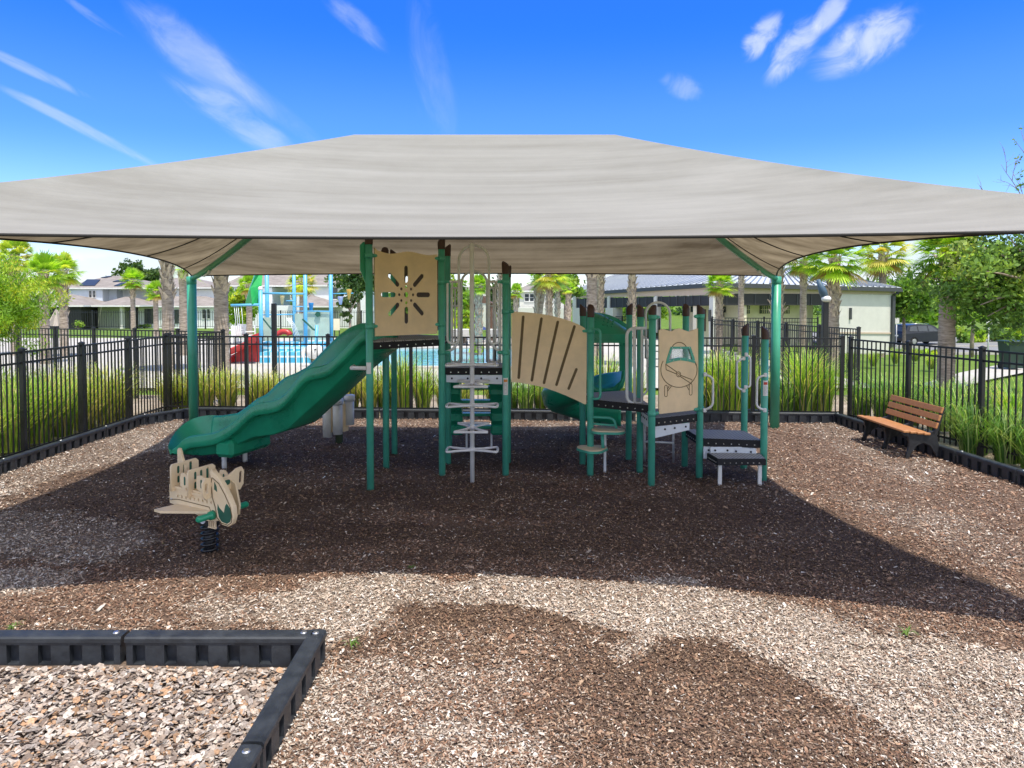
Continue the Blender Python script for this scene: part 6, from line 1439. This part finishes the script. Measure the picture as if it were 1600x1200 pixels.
# ------------------------------------------------------------------ water play frame in the pool area
YW = 27.0
wp = thing('water_play_frame', 'blue water play frame with tall poles, green funnel, tipping buckets and pale panels', 'water playground', Wp(450, 560, YW)[:2]+(0,) if False else (Wp(450, 560, YW).x, YW, 0))
M['blue'] = mat('sky_blue_pole_paint', (.13, .45, .72), .35, .1, 5); M['pgreen'] = mat('bright_green_funnel', (.02, .36, .08), .4, .12, 4); M['pred'] = mat('red_slide_plastic', (.50, .04, .04), .35, .15, 4); M['mist'] = mat('pale_green_panel', (.42, .52, .44), .5, .12, 3)
M['yel'] = mat('yellow_bucket', (.75, .42, .08), .45); M['lav'] = mat('lavender_bucket', (.45, .48, .72), .45); M['bbl'] = mat('blue_bucket', (.04, .28, .62), .45)
def tile():
    m = mat('blue_pool_tile', (.05, .40, .62), .25, .1, 3); nt = m.node_tree; N = nt.nodes; L = nt.links; b = N['Principled BSDF']
    br = N.new('ShaderNodeTexBrick'); br.offset = 0; br.inputs['Color1'].default_value = (.04, .36, .60, 1); br.inputs['Color2'].default_value = (.12, .52, .72, 1); br.inputs['Mortar'].default_value = (.62, .74, .80, 1); br.inputs['Scale'].default_value = 1; br.inputs['Brick Width'].default_value = .30; br.inputs['Row Height'].default_value = .26; br.inputs['Mortar Size'].default_value = .035
    tc = N.new('ShaderNodeTexCoord'); mp = N.new('ShaderNodeMapping'); mp.inputs['Rotation'].default_value = (math.radians(90), 0, 0); L.new(tc.outputs['Object'], mp.inputs[0]); L.new(mp.outputs[0], br.inputs['Vector']); L.new(br.outputs[0], b.inputs['Base Color']); return m
M['tile'] = tile()
wv = lambda px, py, dY=0: Wp(px, py, YW+dY)
def pole(px, pyt, w, dY, pyb=560):
    a = wv(px, pyt, dY); mb = MB(); mb.tube([(a.x, a.y, -.05), (a.x, a.y, a.z)], w/2*YW/F, 14); return mb.build('pole', M['blue'], wp)
pole(416.5, 412, 6.5, 1.0); pole(459, 412, 5.5, 2.0); pole(476.5, 412, 6, .5); pole(516.5, 412, 6.5, 1.5); p1_ = pole(407, 452, 6, -.5)
mb = MB(); mb.sphere(wv(407, 451, -.5), .09, 12, 8); mb.build('knob', M['white'], p1_)
mb = MB(); mb.tube([wv(495, 508, -.5), wv(493, 575, -.5)], .06, 10); mb.build('pole', M['blue'], wp)
for (x0_, y0_, x1_, y1_, dY, w) in ((407, 458, 476, 459, .0, 3), (361, 477, 407, 476, -.5, 4), (411, 492, 459, 491, 1.2, 2), (447, 470, 462, 470, 1.6, 2), (459, 479, 478, 479, 1.2, 2), (460, 486, 517, 486.5, 1.2, 2), (516, 459, 552, 458, 1.5, 1.6)):
    mb = MB(); mb.tube([wv(x0_, y0_, dY), wv(x1_, y1_, dY)], w/2*YW/F, 10); mb.build('crossbar', M['blue'], wp)
# twisted funnel
mb = MB(); mb.add([wv(383, 475, 0), wv(389, 452, .3), wv(397, 430, .6), wv(401, 420, .7), wv(411, 420, .4), wv(409, 445, -.1), wv(405, 474, -.3), wv(401, 425, -.2), wv(391, 450, -.5), wv(394, 475, -.6)], [(0, 1, 8, 9), (1, 2, 7, 8), (2, 3, 7), (9, 8, 5, 6), (8, 7, 4, 5), (0, 9, 6), (3, 4, 7), (6, 5, 1, 0), (5, 4, 2, 1), (4, 3, 2)], False); mb.build('green_funnel', M['pgreen'], wp)
def bucket(px, py0, py1, w0, w1, dY, m_):
    a = wv(px, py0, dY); b = wv(px, py1, dY); mb = MB(); mb.tube([a, a*.98+b*.02, b], [w0/2*YW/F, w0/2*YW/F, w1/2*YW/F], 14); mb.build('tipping_bucket', m_, wp)
bucket(545.5, 452, 468, 9, 3, 1.5, M['yel']); bucket(532, 463, 476, 9, 4, 1.5, M['lav']); bucket(486, 473, 485, 8, 5, .8, M['bbl']); bucket(441, 462, 476, 8, 3, .4, mat('pale_yellow_bucket', (.62, .52, .28), .5))
# pale curved panels and steps with blue tiles
def pan(px0, px1, py0, py1, dY, m_, th=.08, name='screen_panel'):
    a = wv(px0, py0, dY); b = wv(px1, py1, dY); mb = MB(); mb.box(((a.x+b.x)/2, a.y, (a.z+b.z)/2), (b.x-a.x, th, a.z-b.z)); return mb.build(name, m_, wp)
pan(461, 474, 490, 534, 1.6, M['mist']); o = pan(479, 515, 487, 531, 1.3, M['mist']); pan(409, 424, 496, 533, .2, M['mist'])
mb = MB(); s1 = wv(497, 491, 1.2); mb.tube([s1, s1+Vector((0, -.04, 0))], .12, 5); mb.build('star_emblem', M['inlay'], o)
mb = MB(); mb.tube(fillet([wv(473, 499, .0), wv(491, 516, -.4), wv(496, 514, -.5)], .2, 4), .035, 8); mb.build('slide_rail', M['inlay'], wp)
mb = MB(); mb.tube([wv(411, 498, .0), wv(424, 514, -.4)], .03, 8); mb.build('slide_rail', M['inlay'], wp)
for (px0, px1, py0, py1, dY) in ((412, 514, 534, 548, .9), (412, 508, 541, 557, .2), (412, 502, 549, 568, -.6)): pan(px0, px1, py0, py1, dY, M['tile'], .8, 'tiled_step')
# red slide and toys
mb = MB()
def rs(u, v_): x = -1*(u); p = wv(402-42*u, 531+22*u**.8+2*v_, -.4-.9*v_); p.z = max(p.z, .18)+(.22 if v_ in (0, 1) else 0); return p
mb.grid(rs, 16, 6); mb.prism([(0, 0), (1.15, 0), (1.15, 1.1), (.75, .95), (.3, .35), (0, .2)], .1, (wv(357, 560, -.5).x, YW-.4, .02), (1, 0, 0), (0, 0, 1)); mb.prism([(-.35, 0), (.2, 0), (.2, .22), (-.35, .22)], .7, (wv(357, 560, -.5).x, YW-.4, .02), (1, 0, 0), (0, 0, 1)); mb.build('red_slide', M['pred'], wp)
mb = MB(); mb.tube([wv(436, 524, 2)]+[wv(444+9*math.cos(math.radians(a)), 524-6*math.sin(math.radians(a)), 2) for a in range(180, -1, -20)], .12, 10); mb.build('red_arch', M['pred'], wp)
fsh = thing('fish_toy', 'white fish shaped pool toy with a dark eye beside the slide', 'pool toy', (wv(491, 560, -2).x, YW-2.0, 0)); mb = MB(); c = wv(491, 549, -2); mb.sphere(c, .28, 16, 10, (1.15, .6, 1)); mb.prism([(-.2, .0), (.0, .2), (-.05, -.22)], .06, c+Vector((-.3, 0, -.05)), (1, 0, 0), (0, 0, 1)); mb.build('body', M['white'], fsh); mb = MB(); mb.sphere(c+Vector((.08, -.17, .08)), .035, 8, 6); mb.build('eye', M['dgrey'], fsh)
# water jets
wj = mat('falling_water', (.72, .78, .82), .25, .05, 5); mb = MB()
for px in (366, 369, 372, 377): 
    a = wv(px, 478, -.5); mb.tube([a, a+Vector((.04, 0, -.5)), a+Vector((.06, 0, -1.15))], .012, 5)
mb.build('water_jets', wj, wp)
for px, r0_ in ((452, 0), (470, 1)):
    pass
mb = MB()
for k in range(4): mb.tube([wv(447+2*k, 497, 1), wv(455+2*k, 508, 1), wv(462+2.5*k, 530, .8)], .012, 5)
mb.build('water_jets', wj, wp)

# ------------------------------------------------------------------ pool furniture
def chair(px, Y, rot, label, s=1.0):
    p = Wp(px, 530, Y); t = thing('pool_chair', label, 'chair', (p.x, Y, 0), rot, 'white pool chairs')
    mb = MB(); mb.box((0, 0, .44), (.5, .5, .05)); a = mb.build('seat', M['white'], None); a.parent = t
    mb = MB(); mb.box((0, .25, .72), (.5, .04, .5)); a = mb.build('backrest', M['white'], None); a.parent = t
    for x in (-.22, .22):
        for y in (-.22, .22): mb = MB(); mb.box((x, y, .21), (.05, .05, .42)); a = mb.build('leg', M['white'], None); a.parent = t
        mb = MB(); mb.box((x*1.1, 0, .64), (.05, .5, .035)); a = mb.build('armrest', M['white'], None); a.parent = t
    return t
ch = chair(357, 38, 1.2, 'leftmost white pool chair, turned toward the white table')
def ch2(px, Y, rot, label): q = Wp(px, 530, Y); return copy_tree(ch, (q.x, Y, 0), rot, label)
ch2(378, 39, 0.2, 'white pool chair behind the round white table'); ch2(391, 37.5, -1.3, 'white pool chair right of the white table'); ch2(371, 37, 3.3, 'white pool chair with its back to the playground')
tb = thing('pool_table', 'round white table among the white pool chairs', 'table', (Wp(367, 530, 38).x, 38, 0)); mb = MB(); c = tb.location; mb.tube([(c.x, c.y, .70), (c.x, c.y, .74)], .5, 20); mb.build('tabletop', M['white'], tb); mb = MB(); mb.tube([(c.x, c.y, 0), (c.x, c.y, .7)], .05, 10); mb.build('pedestal', M['white'], tb)
def lounger(px, Y, rot, label, first=None):
    q = Wp(px, 530, Y)
    if first: return copy_tree(first, (q.x, Y, 0), rot, label)
    t = thing('sun_lounger', label, 'sun lounger', (q.x, Y, 0), rot, 'white sun loungers beside the pool')
    mb = MB(); mb.box((0, .2, .36), (.62, 1.3, .05)); a = mb.build('seat', M['white'], None); a.parent = t
    mb = MB(); mb.box((0, -.62, .58), (.62, .62, .05), 0, Matrix.Rotation(-.8, 3, 'X')); a = mb.build('backrest', M['white'], None); a.parent = t
    for x in (-.27, .27):
        for y in (-.4, .75): mb = MB(); mb.box((x, y, .17), (.05, .05, .34)); a = mb.build('leg', M['white'], None); a.parent = t
    return t
l0 = lounger(703, 37.5, 0, 'leftmost white lounger across the pool')
for i, px in enumerate([714, 725, 770, 781]): lounger(px, 37.5, 0, ['second white lounger across the pool from the left', 'third white lounger across the pool, left of the bright palm', 'white lounger across the pool, right of the bright palm', 'rightmost white lounger across the pool, by the middle post'][i], l0)
um = thing('patio_umbrella', 'folded beige and grey striped umbrella between the two left palms', 'umbrella', hloc(88, 33)); q = Wp(88, 481, 33); mb = MB(); n = 16; top_ = Vector((q.x, 33, q.z)); vs = [top_]; b_ = Wp(88, 509, 33).z
for k in range(n): a = 2*math.pi*k/n; r_k = .42 if k % 2 else .27; vs.append(Vector((q.x+r_k*math.cos(a), 33+r_k*math.sin(a), b_)))
mb.cur = 0; mb.add(vs, [(0, 1+k, 1+(k+1) % n) for k in range(n) if k % 4 < 2]); mb.cur = 1; mb.add(vs, [(0, 1+k, 1+(k+1) % n) for k in range(n) if k % 4 >= 2]); mb.build('folded_canopy', [mat('beige_stripe', (.52, .46, .38), .9), mat('grey_stripe', (.26, .24, .22), .9)], um)
mb = MB(); mb.tube([(q.x, 33, 0), (q.x, 33, q.z+.08)], .03, 8); mb.build('pole', M['dgrey'], um)
u2 = thing('patio_umbrella', 'dark blue open umbrella across the pool left of the bright palm', 'umbrella', hloc(742, 39)); q = Wp(743, 503, 39); mb = MB(); vs = [Vector((q.x, 39, q.z))]; 
for k in range(8): a = 2*math.pi*k/8+.3; vs.append(Vector((q.x+.75*math.cos(a), 39+.75*math.sin(a), q.z-.42)))
mb.add(vs, [(0, 1+k, 1+(k+1) % 8) for k in range(8)]); mb.build('open_canopy', mat('navy_cloth', (.03, .05, .17), .8), u2); mb = MB(); mb.tube([(q.x, 39, 0), (q.x, 39, q.z)], .03, 8); mb.build('pole', M['dgrey'], u2)
sg = thing('notice_board', 'cream notice board on the lawn right of the water play frame', 'sign', hloc(525, 44)); a = Wp(521, 498, 44); b = Wp(531, 516, 44); mb = MB(); mb.box(((a.x+b.x)/2, 44, (a.z+b.z)/2), (b.x-a.x, .06, a.z-b.z)); mb.build('board', M['creamw'], sg)
for x in (a.x+.05, b.x-.05): mb = MB(); mb.box((x, 44.06, a.z/2), (.06, .05, a.z)); mb.build('leg', M['dgrey'], sg)

# ------------------------------------------------------------------ posts, lamp, bin, signs
def sqpost(name, px, pyt, w, Y, label, cat):
    p = Wp(px, pyt, Y); t = thing(name, label, cat, (p.x, Y, 0)); mb = MB(); ww = w*Y/F; mb.bbox((p.x, Y, p.z/2-.1), (ww, ww, p.z+.2), 0, .01); mb.build('post', M['black'], t); mb = MB(); mb.bbox((p.x, Y, .03), (ww*1.9, ww*1.9, .05), 0, .008); mb.build('base_plate', M['black'], t); return t, p
sqpost('lamp_post', 428, 474, 7, 16.6, 'square black post between the grasses behind the wavy slide', 'post')
lp, p = sqpost('lamp_post', 1289.5, 466, 8.5, 15.6, 'square black post with a white dome fitting beside the stout palm', 'lamp post')
mb = MB(); c = Wp(1291, 467, 15.5); mb.sphere(c, .095, 16, 10, (1.1, 1.0, .75)); mb.build('dome', M['white'], lp)
mb = MB(); mb.tube([Wp(1290, 468, 15.55), Wp(1285.5, 455, 15.5), Wp(1278, 437, 15.5)], [.07, .085, .04], 10); mb.build('lamp_arm', mat('blue_grey_fitting', (.06, .11, .16), .5), lp)
wb = thing('wheelie_bin', 'dark green wheelie bin by the road at the right edge', 'bin', hloc(1582, 24)); p = Wp(1582, 532, 24); q = Wp(1582, 560, 24); z0 = tz(p.x, 24)
mb = MB(); w0, w1 = .30, .24; hgt = p.z-z0-.06
vs = [(p.x+sx*w1, 24+sy*w1, z0+.05) for sx, sy in ((-1, -1), (1, -1), (1, 1), (-1, 1))]+[(p.x+sx*w0, 24+sy*w0, z0+hgt) for sx, sy in ((-1, -1), (1, -1), (1, 1), (-1, 1))]
bgm = mat('dark_green_bin', (.02, .045, .035), .5, .2, 6); mb.add(vs, [(0, 1, 5, 4), (1, 2, 6, 5), (2, 3, 7, 6), (3, 0, 4, 7), (3, 2, 1, 0), (4, 5, 6, 7)]); mb.build('body', bgm, wb); mb = MB(); mb.bbox((p.x, 24, z0+hgt+.03), (w0*2+.08, w0*2+.08, .06), 0, .02); mb.build('lid', bgm, wb)
for s_ in (-1, 1): mb = MB(); mb.tube([(p.x+s_*.22, 24.2, z0+.1), (p.x+s_*.29, 24.2, z0+.1)], .1, 12); mb.build('wheel', M['rubber'], wb)
def signpost(px, pyt, pyb, Y, label, board=None):
    p = Wp(px, pyt, Y); z0 = tz(p.x, Y); t = thing('road_sign', label, 'sign', (p.x, Y, z0)); mb = MB(); mb.tube([(p.x, Y, z0-.1), (p.x, Y, p.z)], .04, 8); mb.build('pole', M['grey'], t); mb = MB(); mb.box((p.x, Y-.05, p.z-.2), (.35, .02, .45)); mb.build('sign_plate', M['white'], t)
signpost(1545, 500, 556, 42, 'thin grey sign pole by the road seen through the oak'); signpost(1401, 497, 530, 55, 'small white sign right of the pool building drainpipe')

# ------------------------------------------------------------------ parked car
def car():
    YC = 60.0; p = Wp(1437, 531, YC); z0 = tz(p.x, YC)+.0; t = thing('parked_car', 'dark blue-black estate car parked beyond the pool building', 'car', (p.x, YC, z0), math.radians(14))
    pt = mat('dark_blue_car_paint', (.010, .013, .022), .35, .1, 3, spec=.4, coat=.2); W = 1.9
    prof = [(-2.35, .35), (-2.42, .60), (-2.38, .95), (-2.30, 1.12), (-2.05, 1.52), (-1.90, 1.66), (-.9, 1.74), (.3, 1.68), (.65, 1.60), (1.25, 1.14), (2.0, 1.02), (2.35, .82), (2.42, .55), (2.35, .32)]
    arch = lambda cx: [(cx+.40*math.cos(math.radians(a)), .30+.40*math.sin(math.radians(a))) for a in range(0, 181, 20)]
    poly = prof+[(1.85, .30)]+arch(1.45)[1:-1]+[(1.05, .28), (-1.05, .28)]+arch(-1.45)[1:-1]+[(-1.85, .30)]
    mb = MB(); n = len(poly)
    def ring(y, inset): return [Vector((x*(1-.01*inset), y, z-(.0 if z < 1.1 else .02*inset))) for x, z in poly]
    L = [ring(-W/2+.0, 0), ring(-W/2+.06, -.3), ring(0, -.5), ring(W/2-.06, -.3), ring(W/2, 0)]
    # greenhouse leans inward
    vs = []
    for R_, y in zip(L, (-1, -.95, 0, .95, 1)):
        for v in R_: k = 1-.16*max(0, (v.z-1.08)/.6); vs.append(Vector((v.x, v.y*k, v.z)))
    fs = [(i*n+k, i*n+(k+1) % n, (i+1)*n+(k+1) % n, (i+1)*n+k) for i in range(4) for k in range(n)]+[tuple(range(n))[::-1], tuple(range(4*n, 5*n))]
    mb.add(vs, fs); b = mb.build('body', pt, None); b.parent = t
    def sidepanel(poly, sgn, name, m_, zoff=.012):
        mb = MB(); vs = []
        for x, z in poly: k = 1-.16*max(0, (z-1.08)/.6); vs.append(Vector((x, sgn*(W/2*k+zoff), z)))
        mb.add(vs+[v-Vector((0, sgn*.03, 0)) for v in vs], [tuple(range(len(vs))) if sgn < 0 else tuple(range(len(vs)))[::-1]]); o = mb.build(name, m_, None); o.parent = t
    for s_ in (-1, 1):
        sidepanel([(-1.95, 1.18), (-1.75, 1.55), (-1.15, 1.60), (-1.10, 1.16)], s_, 'side_window', M['glass']); sidepanel([(-1.02, 1.16), (-1.06, 1.60), (-.12, 1.61), (-.10, 1.15)], s_, 'side_window', M['glass']); sidepanel([(0, 1.15), (-.02, 1.61), (.35, 1.58), (.98, 1.14)], s_, 'side_window', M['glass'])
        for x in (-1.45, 1.45):
            mb = MB(); mb.tube([(x, s_*(W/2-.22), .33), (x, s_*(W/2+.01), .33)], .33, 20); o = mb.build('wheel', M['rubber'], None); o.parent = t; mb = MB(); mb.tube([(x, s_*(W/2-.0), .33), (x, s_*(W/2+.02), .33)], .21, 14); o3 = mb.build('rim', M['steel'], None); o3.parent = o
        mb = MB(); mb.box((-2.28, s_*.78, 1.0), (.22, .26, .2)); o = mb.build('tail_light', mat('tail_light_red', (.6, .02, .02), .3), None); o.parent = t
    mb = MB(); mb.add([(-2.33, -.72, 1.14), (-2.33, .72, 1.14), (-2.10, .64, 1.52), (-2.10, -.64, 1.52)], [(0, 3, 2, 1)]); o = mb.build('rear_window', M['glass'], None); o.parent = t
    mb = MB(); mb.tube([(-1.6, -.7, 1.78), (.2, -.7, 1.76)], .02, 6); o = mb.build('roof_rail', M['steel'], None); o.parent = t
    mb = MB(); mb.tube([(-1.6, .7, 1.78), (.2, .7, 1.76)], .02, 6); o = mb.build('roof_rail', M['steel'], None); o.parent = t
    mb = MB(); mb.box((-2.42, 0, .78), (.02, .5, .12)); o = mb.build('number_plate', M['white'], None); o.parent = t
car()
